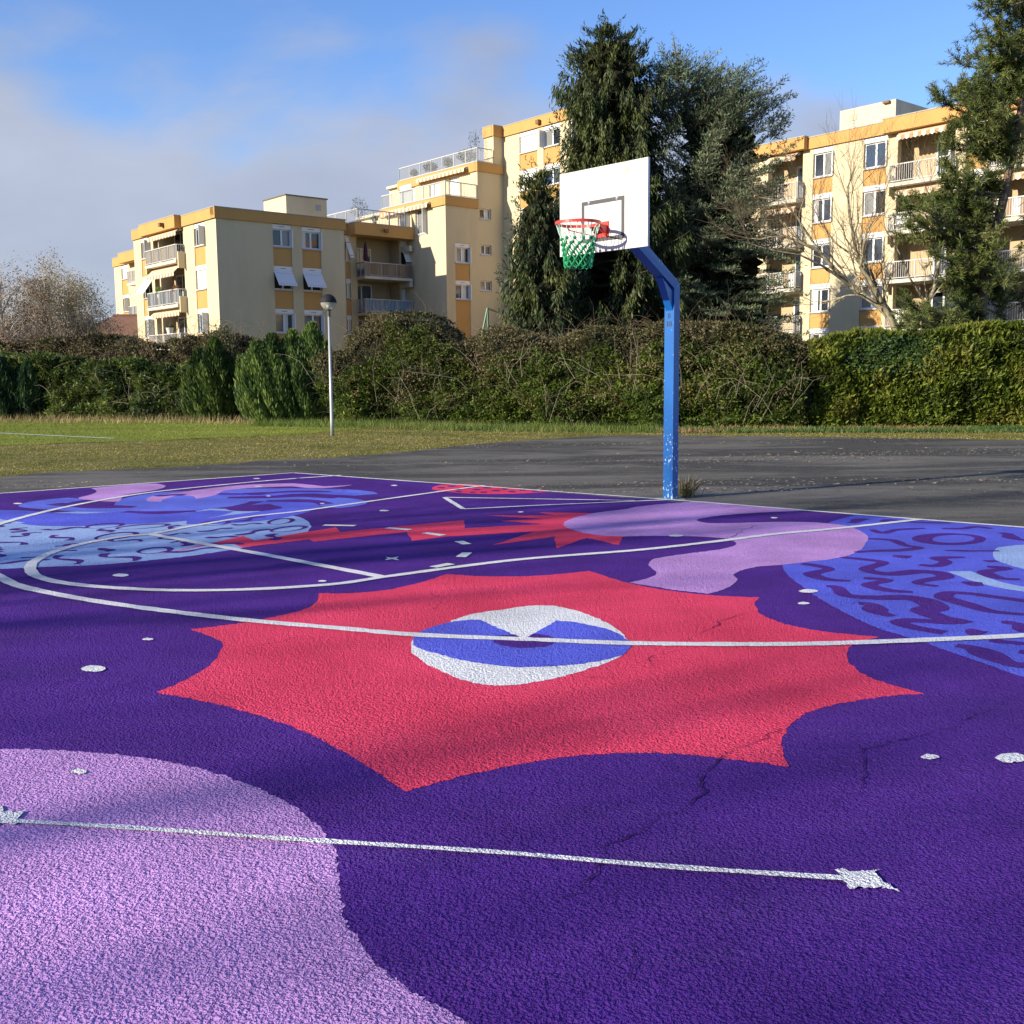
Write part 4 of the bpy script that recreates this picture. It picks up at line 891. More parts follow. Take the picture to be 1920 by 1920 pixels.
for s in (-1, 1): mb.hexa([fP.p(u_ + s * .068, .012, zrim - .10), fP.p(u_ + s * .068, .012, zrim + .012), fP.p(u_ + s * .068, .15, zrim + .012)], [fP.p(u_ + s * .076, .012, zrim - .10), fP.p(u_ + s * .076, .012, zrim + .012), fP.p(u_ + s * .076, .15, zrim + .012)])
mb.build('ring_bracket', REDM, rim)
mb = MB()
for s in (-1, 1): mb.tube([fP.p(u_ + s * .06, .012, zrim - .10), fP.p(u_ + s * .19, .30, zrim - .045), fP.p(u_ + s * .205, .33, zrim - .010)], .006, 5)
mb.build('stay', REDM, rim)
NN, rows_ = 12, 8
def nr(t): return RR * (1 - .40 * t ** .55 + .03 * t)
def npt(j, i):
    t = j / rows_; a = 2 * math.pi * (i + .5 * (j % 2)) / NN; r = nr(t); z = zrim - .012 - .42 * (t * .92 + .08 * t * t)
    return rc + np.array([r * math.cos(a), r * math.sin(a), z - rc[2] + .004 * math.sin(5 * a)])
hi, lo_, kn, kn2 = MB(), MB(), MB(), MB()
for i in range(NN):
    for q in (-1, 1):
        a = rc + np.array([RR * math.cos(2 * math.pi * (i + .15 * q) / NN), RR * math.sin(2 * math.pi * (i + .15 * q) / NN), -.012]); b_ = npt(3, i + (0 if q > 0 else -1)); m_ = (a * .5 + b_ * .5) + np.array([0, 0, -.012])
        hi.tube([a, m_, b_], .0042, 4)
for j in range(3, rows_):
    for i in range(NN):
        if j % 2: nb = ((j + 1, i), (j + 1, i + 1))
        else: nb = ((j + 1, i), (j + 1, i - 1))
        for q in nb: (lo_ if j >= 4 else hi).tube([npt(j, i), npt(*q)], .0055 if j < 5 else .0085, 4)
        kn.ball(npt(j, i), .020 if j < 6 else .016, 6)
for i in range(NN):
    a, b_ = npt(rows_, i), npt(rows_, i + 1); kn.ball(a, .011, 6); lo_.tube([a, (a + b_) / 2 + np.array([0, 0, -.022]), b_], .006, 4)
net = lo_.build('net', mat('green_cord', (.012, .30, .10), .7), HOOP); hi.build('pale_cords', mat('faded_green_cord', (.36, .55, .42), .8), net); tag(kn.build('knots', mat('green_knot', (.010, .20, .075), .7), net), kind='stuff')
# dry grass tuft growing against the post
def tuft(name, c, n, h, spread, colr, label, cat, group=None, lean=.45):
    r = np.random.default_rng(int(abs(c[0] * 100)) + n); base = np.array([c[0], c[1], c[2]]) + np.c_[r.normal(size=(n, 2)) * spread * .35, np.zeros(n)]
    d = nrm(np.c_[r.normal(size=(n, 2)) * lean, np.ones(n)]); L = h * r.uniform(.35, 1.0, n); s = nrm(np.cross(d, r.normal(size=(n, 3)))) ; w = r.uniform(.003, .006, n)[:, None]
    tip = base + d * L[:, None] + np.c_[d[:, :2] * (L * .35)[:, None], -.1 * L[:, None]]; mid_ = base + d * L[:, None] * .55
    V = np.concatenate([np.stack([base - s * w, base + s * w, mid_ + s * w * .8, mid_ - s * w * .8], 1), np.stack([mid_ - s * w * .8, mid_ + s * w * .8, tip + s * w * .15, tip - s * w * .15], 1)])
    c_ = np.array(colr)[r.integers(0, len(colr), n)] * r.uniform(.7, 1.2, n)[:, None]
    return tag(quads_mesh(name, V, DRY, None, np.concatenate([c_, c_])), label, cat, group)
tg = ground(1285, 931); tuft('grass_tuft', tg, 150, .33, .16, [(.42, .32, .17), (.30, .22, .10), (.10, .11, .03)], 'dry grass tuft growing from the tarmac behind the blue post', 'grass tuft')

# ------------------------------------------------------------------ lamp post
lp = ground(623, 816); ht = at(617, 567.5, lp[1])[2]; GR = .213
LAMP = empty('lamp_post', (lp[0], lp[1], 0), 'slim grey lamp post with a half black globe in front of the big green shrub', 'lamp post')
top = np.array([at(616.5, 590, lp[1])[0], lp[1], ht - GR - .02])
mb = MB(); mb.tube([(lp[0], lp[1], -.05), (lp[0], lp[1], .35), top], [.052, .046, .030], 12); mb.build('pole', mat('galvanised', (.40, .41, .41), .5, .4), LAMP, True)
gc = top + np.array([0, 0, GR + .03])
mb = MB(); mb.lathe(gc, [(GR * math.cos(a), GR * math.sin(a)) for a in np.linspace(-.06, math.pi / 2 - .01, 9)], 24); mb.build('lamp_hood', mat('black_hood', (.016, .016, .018), .7, 0, .2), LAMP, True)
gm = bpy.data.materials.new('clear_globe'); gm.use_nodes = True; nt = gm.node_tree
gl = nt.nodes['Principled BSDF']; gl.inputs['Base Color'].default_value = (.85, .84, .78, 1); gl.inputs['Roughness'].default_value = .12; gl.inputs['Transmission Weight'].default_value = 0
tp = nt.nodes.new('ShaderNodeBsdfTransparent'); tp.inputs['Color'].default_value = (.80, .80, .76, 1); mx = nt.nodes.new('ShaderNodeMixShader'); mx.inputs['Fac'].default_value = .28
nt.links.new(tp.outputs[0], mx.inputs[1]); nt.links.new(gl.outputs[0], mx.inputs[2]); nt.links.new(mx.outputs[0], nt.nodes['Material Output'].inputs['Surface'])
mb = MB(); mb.lathe(gc, [(GR * .985 * math.cos(a), GR * .985 * math.sin(a)) for a in np.linspace(-math.pi / 2 + .35, -.07, 9)], 24); mb.build('lamp_globe', gm, LAMP, True)
mb = MB(); mb.lathe(gc, [(.001, -GR * .98), (GR * .42, -GR * .95), (GR * .42, -GR * .86), (.001, -GR * .86)], 16); mb.tube([top - np.array([0, 0, .12]), top + np.array([0, 0, .05])], .045, 10); mb.build('collar', DARKM, LAMP)
mb = MB(); mb.lathe(gc, [(.001, -.16), (.055, -.15), (.062, -.06), (.05, .0), (.001, .01)], 12); mb.build('bulb', mat('frosted_bulb', (.8, .8, .76), .3), LAMP, True)

# ------------------------------------------------------------------ vegetation
GAIN = 1.3
def pal(n, cols, wts=None, jit=.25):
    c = np.array(cols, float); i = RNG.choice(len(c), n, p=None if wts is None else np.array(wts) / sum(wts))
    return np.clip(c[i] * RNG.uniform(1 - jit, 1 + jit, (n, 1)), .002, .9)
def clump_tint(P, cols, seed, scale=1.2, jit=.22):
    """leaf colours that change from clump to clump: cols from sparse to common"""
    t = wob(P[:, 0] * scale + P[:, 1] * .7, P[:, 2] * scale * 1.1 + P[:, 1] * scale * .6, seed, 1.3) * .5 + .5 + RNG.normal(size=len(P)) * .16
    c = np.array(cols, float); k = np.clip(t * (len(c) - 1), 0, len(c) - 1.001); i = k.astype(int); f = (k - i)[:, None]
    return np.clip(GAIN * (c[i] * (1 - f) + c[np.minimum(i + 1, len(c) - 1)] * f) * RNG.uniform(1 - jit, 1 + jit, (len(P), 1)), .002, .9)
GREENS = [(.018, .030, .008), (.038, .066, .010), (.060, .100, .013), (.095, .130, .018)]
DEEP = [(.014, .026, .010), (.026, .050, .014), (.040, .075, .018), (.055, .095, .022)]
BROWN = [(.055, .040, .022), (.10, .075, .040), (.085, .085, .030), (.16, .115, .065)]
OLIVE = [(.030, .034, .012), (.055, .060, .018), (.095, .088, .030), (.13, .10, .045)]
class Hedge:
    """a hedge stretch between two places on the ground with a top line given along it"""
    def __init__(s, px0, pv0, px1, pv1, tops, thick=1.6, seed=1, lump=.35):
        s.a, s.b = ground(px0, pv0)[:2], ground(px1, pv1)[:2]; s.L = np.linalg.norm(s.b - s.a); s.d = (s.b - s.a) / s.L
        s.n = np.array([s.d[1], -s.d[0]]);                                   # towards the camera
        s.tx = []; 
        for px, py in tops:
            r = ray(px, py); o = s.a; t = (o @ s.n) / (r[:2] @ s.n); q = CAM + r * t; s.tx.append((float((q[:2] - s.a) @ s.d), float(q[2])))
        s.tx.sort(); s.thick = thick; s.seed = seed; s.lump = lump
    def top(s, u): return np.interp(u, [t[0] for t in s.tx], [t[1] for t in s.tx])
    def surf(s, u, v, depth=0.0):
        """v 0..1 climbs the front, 1..1.6 runs back over the top"""
        h = s.top(u) + .13 * wob(u * 1.7, u * 0, s.seed + 5, 1.6); f = np.clip(v, 0, 1); b = np.clip((v - 1) / .6, 0, 1)
        z = h * (f ** .95) - .15 * b * h * .3; round_ = .30 * f ** 4
        w = s.lump * wob(u * 1.3, z * 1.5, s.seed, 1.5) - round_ * 1.0 - b * s.thick * .8 - depth - .12 * (1 - f) ** 2
        p = s.a + s.d * u[:, None] + s.n * w[:, None]
        return np.c_[p, z]
    def rand(s, n, v0=0, v1=1.45, depth=(0, .35), u0=None, u1=None):
        u = RNG.uniform(0 if u0 is None else u0, s.L if u1 is None else u1, n); v = RNG.uniform(v0, v1, n)
        return s.surf(u, v, RNG.uniform(depth[0], depth[1], n) ** 1.0), u, v
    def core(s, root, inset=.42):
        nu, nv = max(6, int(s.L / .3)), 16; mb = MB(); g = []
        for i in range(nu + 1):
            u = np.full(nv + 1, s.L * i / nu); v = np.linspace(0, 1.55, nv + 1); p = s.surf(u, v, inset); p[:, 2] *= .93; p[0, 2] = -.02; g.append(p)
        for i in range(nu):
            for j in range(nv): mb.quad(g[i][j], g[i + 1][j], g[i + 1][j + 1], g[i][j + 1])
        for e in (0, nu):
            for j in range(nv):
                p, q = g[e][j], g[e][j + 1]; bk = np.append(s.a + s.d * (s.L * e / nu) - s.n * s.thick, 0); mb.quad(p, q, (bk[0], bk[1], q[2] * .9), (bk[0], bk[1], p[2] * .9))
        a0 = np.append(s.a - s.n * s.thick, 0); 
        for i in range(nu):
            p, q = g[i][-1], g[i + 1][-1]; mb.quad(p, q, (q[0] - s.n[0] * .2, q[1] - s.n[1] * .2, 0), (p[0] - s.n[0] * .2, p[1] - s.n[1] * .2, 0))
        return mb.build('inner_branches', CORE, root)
    def root(s, name, label, cat, group=None):
        m = (s.a + s.b) / 2; return empty(name, (m[0], m[1], 0), label, cat, group)
    def sprays(s, root, n, cols, size=(.10, .22), up=.5, out=.8, v0=0, v1=1.45, seed=0, name='foliage', m=LEAF, aspect=.38, depth=(0, .4), u0=None, u1=None, mask=None, scale=1.2):
        P, u, v = s.rand(n, v0, v1, depth, u0, u1)
        if mask is not None: k = mask(u, P[:, 2]); P, u, v = P[k], u[k], v[k]; n = len(P)
        d = rdir(n) + np.c_[np.tile(s.n * out, (n, 1)), np.full(n, up)]
        L = RNG.uniform(*size, n); V = leaves(P, d, rdir(n), L, L * aspect)
        return quads_mesh(name, V, m, root, clump_tint(P, cols, s.seed + seed, scale))
    def stems(s, root, n, L=(.4, 1.3), r=(.004, .010), v0=0, v1=1.5, m=None, name='stems', depth=(-.12, .1), wild=1.0, mask=None):
        P, u, v = s.rand(n, v0, v1, depth)
        if mask is not None: k = mask(u, P[:, 2]); P, u, v = P[k], u[k], v[k]; n = len(P)
        d = nrm(rdir(n) * wild + np.array([0, 0, .7]) + np.append(s.n * .35, 0)); ln = RNG.uniform(*L, n) / 4; A, B_, ra = [], [], []; rr = RNG.uniform(*r, n); p = P
        for j in range(4):
            q = p + d * ln[:, None]; q[:, 2] = np.maximum(q[:, 2], .02); A.append(p); B_.append(q); ra.append(rr * (1 - .2 * j)); d = nrm(d + rdir(n) * .35 + np.array([0, 0, -.22])); p = q
        return tag(segs_mesh(name, np.concatenate(A), np.concatenate(B_), np.concatenate(ra), np.concatenate(ra) * .8, m or STEM, root, 3), kind='stuff')
STEM = mat('dry_bramble_stem', (.20, .15, .10), .9, 0, .1)
STEM2 = mat('grey_bramble_stem', (.27, .235, .18), .9, 0, .1)

# right: clipped conifer hedge
h = Hedge(1512, 801, 2330, 801, [(1510, 640), (1560, 633), (1640, 632), (1700, 626), (1780, 622), (1830, 612), (1930, 614), (2340, 604)], 1.7, 11, .24)
H1 = h.root('clipped_hedge', 'clipped bright green conifer hedge with a patch of ivy at the right', 'hedge')
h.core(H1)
h.sprays(H1, 80000, [(.030, .040, .008), (.062, .090, .010), (.092, .125, .012), (.125, .145, .020), (.15, .15, .030)], (.09, .24), .95, .8, v1=1.4, seed=3, depth=(-.14, .42), scale=2.0, aspect=.30)
h.sprays(H1, 5000, [(.10, .06, .03), (.17, .11, .05)], (.06, .15), .2, .7, seed=9, name='brown_sprays', mask=lambda u, z: wob(u * 1.1, z * 1.2, 77, 1.5) > .35)
iv = ground(1690, 801); ui = float((at(1662, 665, 30)[:2] - h.a) @ h.d)
P, u, v = h.rand(4200, .40, 1.1, (-.2, .0), h.L * .08, h.L * .32)
cx = (h.surf(np.array([h.L * .195]), np.array([.80])))[0]; k = ((u - h.L * .195) / 1.05) ** 2 + ((P[:, 2] - cx[2]) / .5) ** 2 < 1 + .5 * RNG.normal(size=len(P)); P = P[k]
d = rdir(len(P)) * .6 + np.array([h.n[0] * .4, h.n[1] * .4, -.6]); L = RNG.uniform(.07, .12, len(P))
quads_mesh('ivy', leaves(P, d, np.tile(np.append(h.n, .5), (len(P), 1)) + rdir(len(P)) * .5, L, L * .85), LEAF, H1, pal(len(P), [(.016, .042, .009), (.03, .07, .014), (.08, .13, .05)]))

# middle: bramble-covered wild hedge
h2 = Hedge(596, 791, 1508, 803, [(590, 663), (630, 658), (660, 614), (690, 593), (745, 586), (790, 595), (830, 636), (880, 626), (930, 610), (980, 626), (1040, 636), (1120, 620), (1200, 618), (1270, 606), (1330, 602), (1400, 608), (1450, 620), (1500, 645), (1512, 670)], 2.4, 21, .50)
H2 = h2.root('wild_hedge', 'tall wild hedge overgrown with brown brambles behind the hoop', 'hedge')
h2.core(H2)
low = lambda u, z: (z < h2.top(u) * (.80 + .22 * wob(u * .9, z * 0, 31, 1.2)))
h2.sprays(H2, 90000, [(.024, .034, .008), (.050, .080, .012), (.078, .120, .016), (.115, .145, .024)], (.07, .18), .4, .9, seed=2, mask=low)
h2.sprays(H2, 62000, OLIVE[:3] + BROWN[1:], (.05, .11), .1, .5, seed=4, v0=.15, v1=1.5, name='bramble_leaves', depth=(-.22, .3), mask=lambda u, z: RNG.random(len(u)) < np.clip((z / h2.top(u)) ** 1.8 * .85 + .08 + .35 * wob(u * 1.2, z * 1.4, 41, 1.3), .05, 1), aspect=.55)
h2.sprays(H2, 1800, [(.20, .07, .025), (.30, .13, .05)], (.05, .11), 0, .6, seed=8, name='russet_leaves', v0=.05, v1=.7, mask=lambda u, z: wob(u * .8, z * .9, 51, 1.3) > .55, aspect=.6)
h2.stems(H2, 700, (.4, 1.5), (.003, .007), wild=.9); h2.stems(H2, 70, (1.0, 2.6), (.007, .011), v0=0, v1=.6, m=STEM2, name='old_stems', depth=(-.3, 0), wild=.45)['kind'] = 'stuff'

# far left hedge and brambles behind it
h3 = Hedge(-420, 784, 372, 787, [(-420, 660), (-100, 668), (0, 665), (40, 672), (80, 668), (150, 684), (230, 676), (300, 690), (370, 680)], 2.0, 33, .45)
H3 = h3.root('evergreen_hedge', 'dark glossy evergreen hedge along the field at the far left', 'hedge')
h3.core(H3)
h3.sprays(H3, 44000, [(.030, .040, .010), (.055, .078, .016), (.085, .115, .022), (.12, .145, .032)], (.10, .24), .4, .8, seed=3)
h3.sprays(H3, 7000, [(.03, .06, .03), (.06, .10, .05), (.16, .20, .13)], (.10, .18), 0, .7, seed=6, name='ivy', aspect=.75, mask=lambda u, z: wob(u * .9, z * .8, 61, 1.2) > .1)
h3.stems(H3, 130, (.6, 2.2), (.005, .010), m=STEM2, v0=0, v1=.9)
h3b = Hedge(-420, 779, 470, 781, [(-420, 640), (0, 644), (60, 640), (120, 632), (180, 628), (230, 640), (290, 646), (330, 632), (390, 628), (420, 622), (470, 640)], 2.2, 37, .6)
H3b = h3b.root('bramble_thicket', 'brown bramble thicket rising behind the dark evergreen hedge', 'shrub')
h3b.core(H3b)
h3b.sprays(H3b, 48000, BROWN[:2] + OLIVE[1:3] + BROWN[3:], (.08, .17), .1, .5, seed=3, v0=.5, v1=1.5, depth=(-.3, .3), aspect=.5)
h3b.stems(H3b, 800, (.6, 2.0), (.006, .013), v0=.55, v1=1.5, wild=1.0)

# upright feathery shrubs
def feather_shrub(pxc, pv, halfpx, leaders, cols, label, name='conifer_shrub', n=26000, dep=1.2, group=None, dirup=1.6, size=(.12, .30), aspect=.26):
    c = ground(pxc, pv); D = c[1]; root = empty(name, (c[0], D, 0), label, 'shrub', group)
    P_all, d_all = [], []; segs = ([], [], [])
    tot = sum(w * w for _, _, w in leaders)
    for px, py, w in leaders:
        t = at(px, py, D + RNG.uniform(-.3, .5)); wr = w * D / F; H = t[2]; m = int(n * w * w / tot)
        zz = RNG.uniform(0, 1, m) ** .85; prof = np.clip(1.02 - zz ** 2.6, .03, 1) * (0.72 + .28 * np.minimum(zz * 5, 1)); an = RNG.uniform(0, 2 * math.pi, m); rr = np.sqrt(RNG.uniform(.35, 1, m)) * prof * wr * (1 + .22 * np.sin(an * 5 + zz * 9 + px))
        x0 = c[0] + (t[0] - c[0]) * (.7 + .3 * zz)
        P = np.c_[x0 + rr * np.cos(an), t[1] + dep * rr * np.sin(an) * .9, zz * (H - .12)]
        d = np.c_[np.cos(an) * .55, np.sin(an) * .55, np.full(m, dirup)] + rdir(m) * .45
        P_all.append(P); d_all.append(d)
        mb = None
        segs[0].append((x0[0] * 0 + c[0] + (t[0] - c[0]) * .7, t[1], -.05)); segs[1].append((t[0], t[1], H * .9)); segs[2].append(.05)
    P = np.concatenate(P_all); d = np.concatenate(d_all); L = RNG.uniform(*size, len(P))
    quads_mesh('foliage', leaves(P, d, rdir(len(P)), L, L * aspect), NEEDLE, root, clump_tint(P, cols, int(pxc), 1.6))
    segs_mesh('trunk', segs[0], segs[1], segs[2], [.015] * len(segs[0]), BARK, root, 6)
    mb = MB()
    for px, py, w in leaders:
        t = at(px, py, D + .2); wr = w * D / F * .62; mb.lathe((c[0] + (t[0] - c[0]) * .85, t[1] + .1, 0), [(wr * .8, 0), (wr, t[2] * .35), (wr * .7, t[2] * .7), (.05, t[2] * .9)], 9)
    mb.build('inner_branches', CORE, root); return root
feather_shrub(530, 790, 90, [(480, 642, 40), (510, 628, 44), (548, 622, 46), (585, 608, 44), (612, 640, 26), (452, 668, 24)], [(.024, .044, .012), (.050, .088, .022), (.085, .130, .030), (.12, .165, .040)], 'big dark green feathery conifer shrub beside the lamp post', n=60000)
feather_shrub(398, 788, 48, [(372, 655, 30), (402, 634, 34), (425, 662, 26), (352, 690, 22)], [(.016, .030, .009), (.034, .058, .014), (.058, .088, .018), (.085, .115, .025)], 'smaller dark green conifer shrub left of the big feathery one', n=22000)
feather_shrub(15, 786, 40, [(0, 672, 34), (30, 686, 26), (55, 672, 24)], [(.012, .026, .012), (.022, .05, .018), (.036, .07, .022)], 'dark cypress shrub at the very left of the hedge', n=15000)
def bush(pxc, pv, D, rx, py_top, py_bot, cols, label, n=9000, leafL=(.06, .12), name='leafy_bush'):
    c = at(pxc, pv, D); t, b = at(pxc, py_top, D)[2], at(pxc, py_bot, D)[2]; rz = (t - b) / 2; R = rx * D / F
    root = empty(name, (c[0], D, 0), label, 'bush')
    P = rdir(n); P *= (RNG.uniform(.25, 1, n) ** .45)[:, None] * (1 + .18 * wob(P[:, 0] * 3, P[:, 2] * 3 + P[:, 1] * 2, int(pxc), 1.4))[:, None]; P = np.c_[c[0] + P[:, 0] * R, D + P[:, 1] * R * .8, (t + b) / 2 + P[:, 2] * rz]
    L = RNG.uniform(*leafL, n); quads_mesh('foliage', leaves(P, rdir(n) + np.array([0, -.3, .2]), rdir(n), L, L * .55), LEAF, root, clump_tint(P, cols, int(pxc), 1.5))
    m = 90; e = np.c_[c[0] + RNG.normal(size=m) * R * .55, D + RNG.normal(size=m) * R * .4, b + (t - b) * RNG.uniform(.3, 1.0, m)]; s0 = np.c_[np.full(m, c[0]) + RNG.normal(size=m) * .15, np.full(m, D), np.full(m, 0.0)]
    md = (s0 + e) / 2 + RNG.normal(size=(m, 3)) * .12; segs_mesh('stems', np.concatenate([s0, md]), np.concatenate([md, e]), np.full(2 * m, .014), np.full(2 * m, .006), BARK, root, 3); return root
bush(412, 690, 42.5, 40, 612, 760, BROWN[:1] + OLIVE[1:] + [(.05, .07, .03)], 'loose grey green bush in front of the gable corner', 9000)

# ------------------------------------------------------------------ trees
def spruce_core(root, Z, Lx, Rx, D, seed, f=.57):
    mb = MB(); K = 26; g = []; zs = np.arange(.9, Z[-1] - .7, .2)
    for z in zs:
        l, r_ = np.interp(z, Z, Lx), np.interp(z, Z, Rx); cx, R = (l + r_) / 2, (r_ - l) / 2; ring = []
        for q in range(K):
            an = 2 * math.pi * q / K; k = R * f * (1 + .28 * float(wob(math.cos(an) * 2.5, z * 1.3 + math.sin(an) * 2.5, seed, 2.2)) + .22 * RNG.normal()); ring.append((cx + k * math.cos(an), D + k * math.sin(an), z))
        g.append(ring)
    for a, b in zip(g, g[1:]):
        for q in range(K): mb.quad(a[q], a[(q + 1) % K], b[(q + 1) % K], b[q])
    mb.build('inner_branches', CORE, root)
def spruce(pxb, D, tops, z0, label, cols, seed=1, dense=1.0, prof=None):
    """drooping spruce: whorls of branches with hanging twigs. prof: (picture row, left px, right px)"""
    r = np.random.default_rng(seed); rows = []
    for py, l, rr_ in prof: rows.append((at((l + rr_) / 2, py, D)[2], at(l, py, D)[0], at(rr_, py, D)[0]))
    rows.sort(); Z = [q[0] for q in rows]; Lx = [q[1] for q in rows]; Rx = [q[2] for q in rows]
    zt = Z[-1]; xb = at(pxb, 700, D)[0]; root = empty('spruce_tree', (xb, D, 0), label, 'tree')
    xt = (Lx[-1] + Rx[-1]) / 2
    n = 14; tr = [(xb + (xt - xb) * k / n, D, zt * k / n) for k in range(n + 1)]
    MB().tube(tr, [.30 * (1 - k / n) + .02 for k in range(n + 1)], 8).build('trunk', BARK, root, True)
    A, B_, ra, P, d, S_ = [], [], [], [], [], []; z = z0
    while z < zt - .1:
        cx = xb + (xt - xb) * z / zt; lx, rx = cx - np.interp(z, Z, Lx), np.interp(z, Z, Rx) - cx
        nb = r.integers(9, 13) if zt - z > 1.5 else 6
        for b in range(nb):
            an = r.uniform(0, 2 * math.pi); R = (rx if math.cos(an) > 0 else lx); Rd = (lx + rx) / 2; ext = math.hypot(R * math.cos(an), Rd * math.sin(an)) * (r.uniform(.62, 1.02) if r.random() < .8 else r.uniform(1.0, 1.28))
            if ext < .12: ext = .12
            k = max(3, int(ext / .16)); t = np.linspace(0, 1, k + 1); rise = r.uniform(.05, .35) if z > zt * .75 else r.uniform(-.28, .10)
            zc = z + ext * (rise * t - .42 * t * (1 - t) * (1.0 if z < zt * .8 else .2) + .10 * t ** 3)
            bp = np.c_[cx + math.cos(an) * ext * t, D + math.sin(an) * ext * t, zc]
            A.append(bp[:-1]); B_.append(bp[1:]); ra.append(.022 * (1 - t[:-1] * .8) * min(1.5, ext))
            for j in range(1, k + 1):
                if t[j] < .18: continue
                m = max(1, int(r.integers(5, 8) * dense)); hang = r.uniform(.25, .85) * min(1, ext / 1.6) * (1 if z < zt * .85 else .25) + .12
                for q in range(m):
                    hh = hang * r.uniform(.5, 1.1); kk = max(2, int(hh / .13)); side = r.normal(size=2) * .16
                    tt = (np.arange(kk) + r.random()) / kk; base = bp[j] + np.c_[side[0] * tt + r.normal(size=kk) * .025, side[1] * tt + r.normal(size=kk) * .025, -hh * tt]
                    P.append(base); dd = np.c_[math.cos(an) * .35 + r.normal(size=kk) * .35, math.sin(an) * .35 + r.normal(size=kk) * .35, np.full(kk, -1.0 if z < zt * .86 else .7)]; d.append(dd); S_.append(np.full(kk, .2))
        z += r.uniform(.16, .26)
    P = np.concatenate(P); d = np.concatenate(d); n = len(P); spruce_core(root, Z, Lx, Rx, D, seed); L = RNG.uniform(.16, .32, n)
    quads_mesh('foliage', leaves(P, d, rdir(n), L, L * .22), NEEDLE, root, clump_tint(P, cols, seed, .9, .3))
    segs_mesh('branches', np.concatenate(A), np.concatenate(B_), np.concatenate(ra), np.concatenate(ra) * .9, BARK, root, 4)
    # stiff upright tips that break the outline
    m = int(90 * dense); zz = RNG.uniform(zt * .45, zt, m); sd = np.where(RNG.random(m) < .5, 1, -1); cx = xb + (xt - xb) * zz / zt
    ex = np.where(sd > 0, np.interp(zz, Z, Rx), np.interp(zz, Z, Lx)); b0 = np.c_[cx + (ex - cx) * RNG.uniform(.75, 1.02, m), D + RNG.normal(size=m) * .5, zz]
    PP, dd = [], []
    for i in range(m):
        ln = RNG.uniform(.3, .8); k = 12; t = np.linspace(0, 1, k); ax = unit([sd[i] * .55, RNG.normal() * .3, .8]); PP.append(b0[i] + ax * (t * ln)[:, None]); dd.append(ax * .9 + rdir(k) * .8)
    PP = np.concatenate(PP); dd = np.concatenate(dd); (lambda o: o.__setitem__('kind', 'stuff'))(quads_mesh('shoots', leaves(PP, dd, rdir(len(PP)), np.full(len(PP), .17), np.full(len(PP), .045)), NEEDLE, root, pal(len(PP), [(.035, .055, .03), (.05, .075, .045)])))
    return root
SPC = [(.012, .020, .007), (.025, .038, .011), (.044, .060, .015), (.072, .084, .022)]
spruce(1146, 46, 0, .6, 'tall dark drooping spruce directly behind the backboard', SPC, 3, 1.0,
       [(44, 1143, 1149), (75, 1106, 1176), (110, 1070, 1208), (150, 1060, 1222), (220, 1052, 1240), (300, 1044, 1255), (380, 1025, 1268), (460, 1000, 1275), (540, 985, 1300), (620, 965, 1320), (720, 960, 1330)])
spruce(1012, 43, 0, .5, 'shorter spruce with a ragged left edge in front of the stepped block', SPC, 8, 1.0,
       [(318, 1008, 1016), (350, 985, 1035), (420, 968, 1060), (500, 950, 1078), (560, 944, 1085), (620, 935, 1095), (700, 925, 1105)])

spruce(1275, 57, 0, .8, 'dark conifer mostly hidden behind the blue grey cedar', SPC, 15, .5,
       [(330, 1270, 1280), (370, 1240, 1318), (420, 1222, 1350), (480, 1205, 1385), (540, 1195, 1410), (600, 1185, 1430), (700, 1180, 1440)])

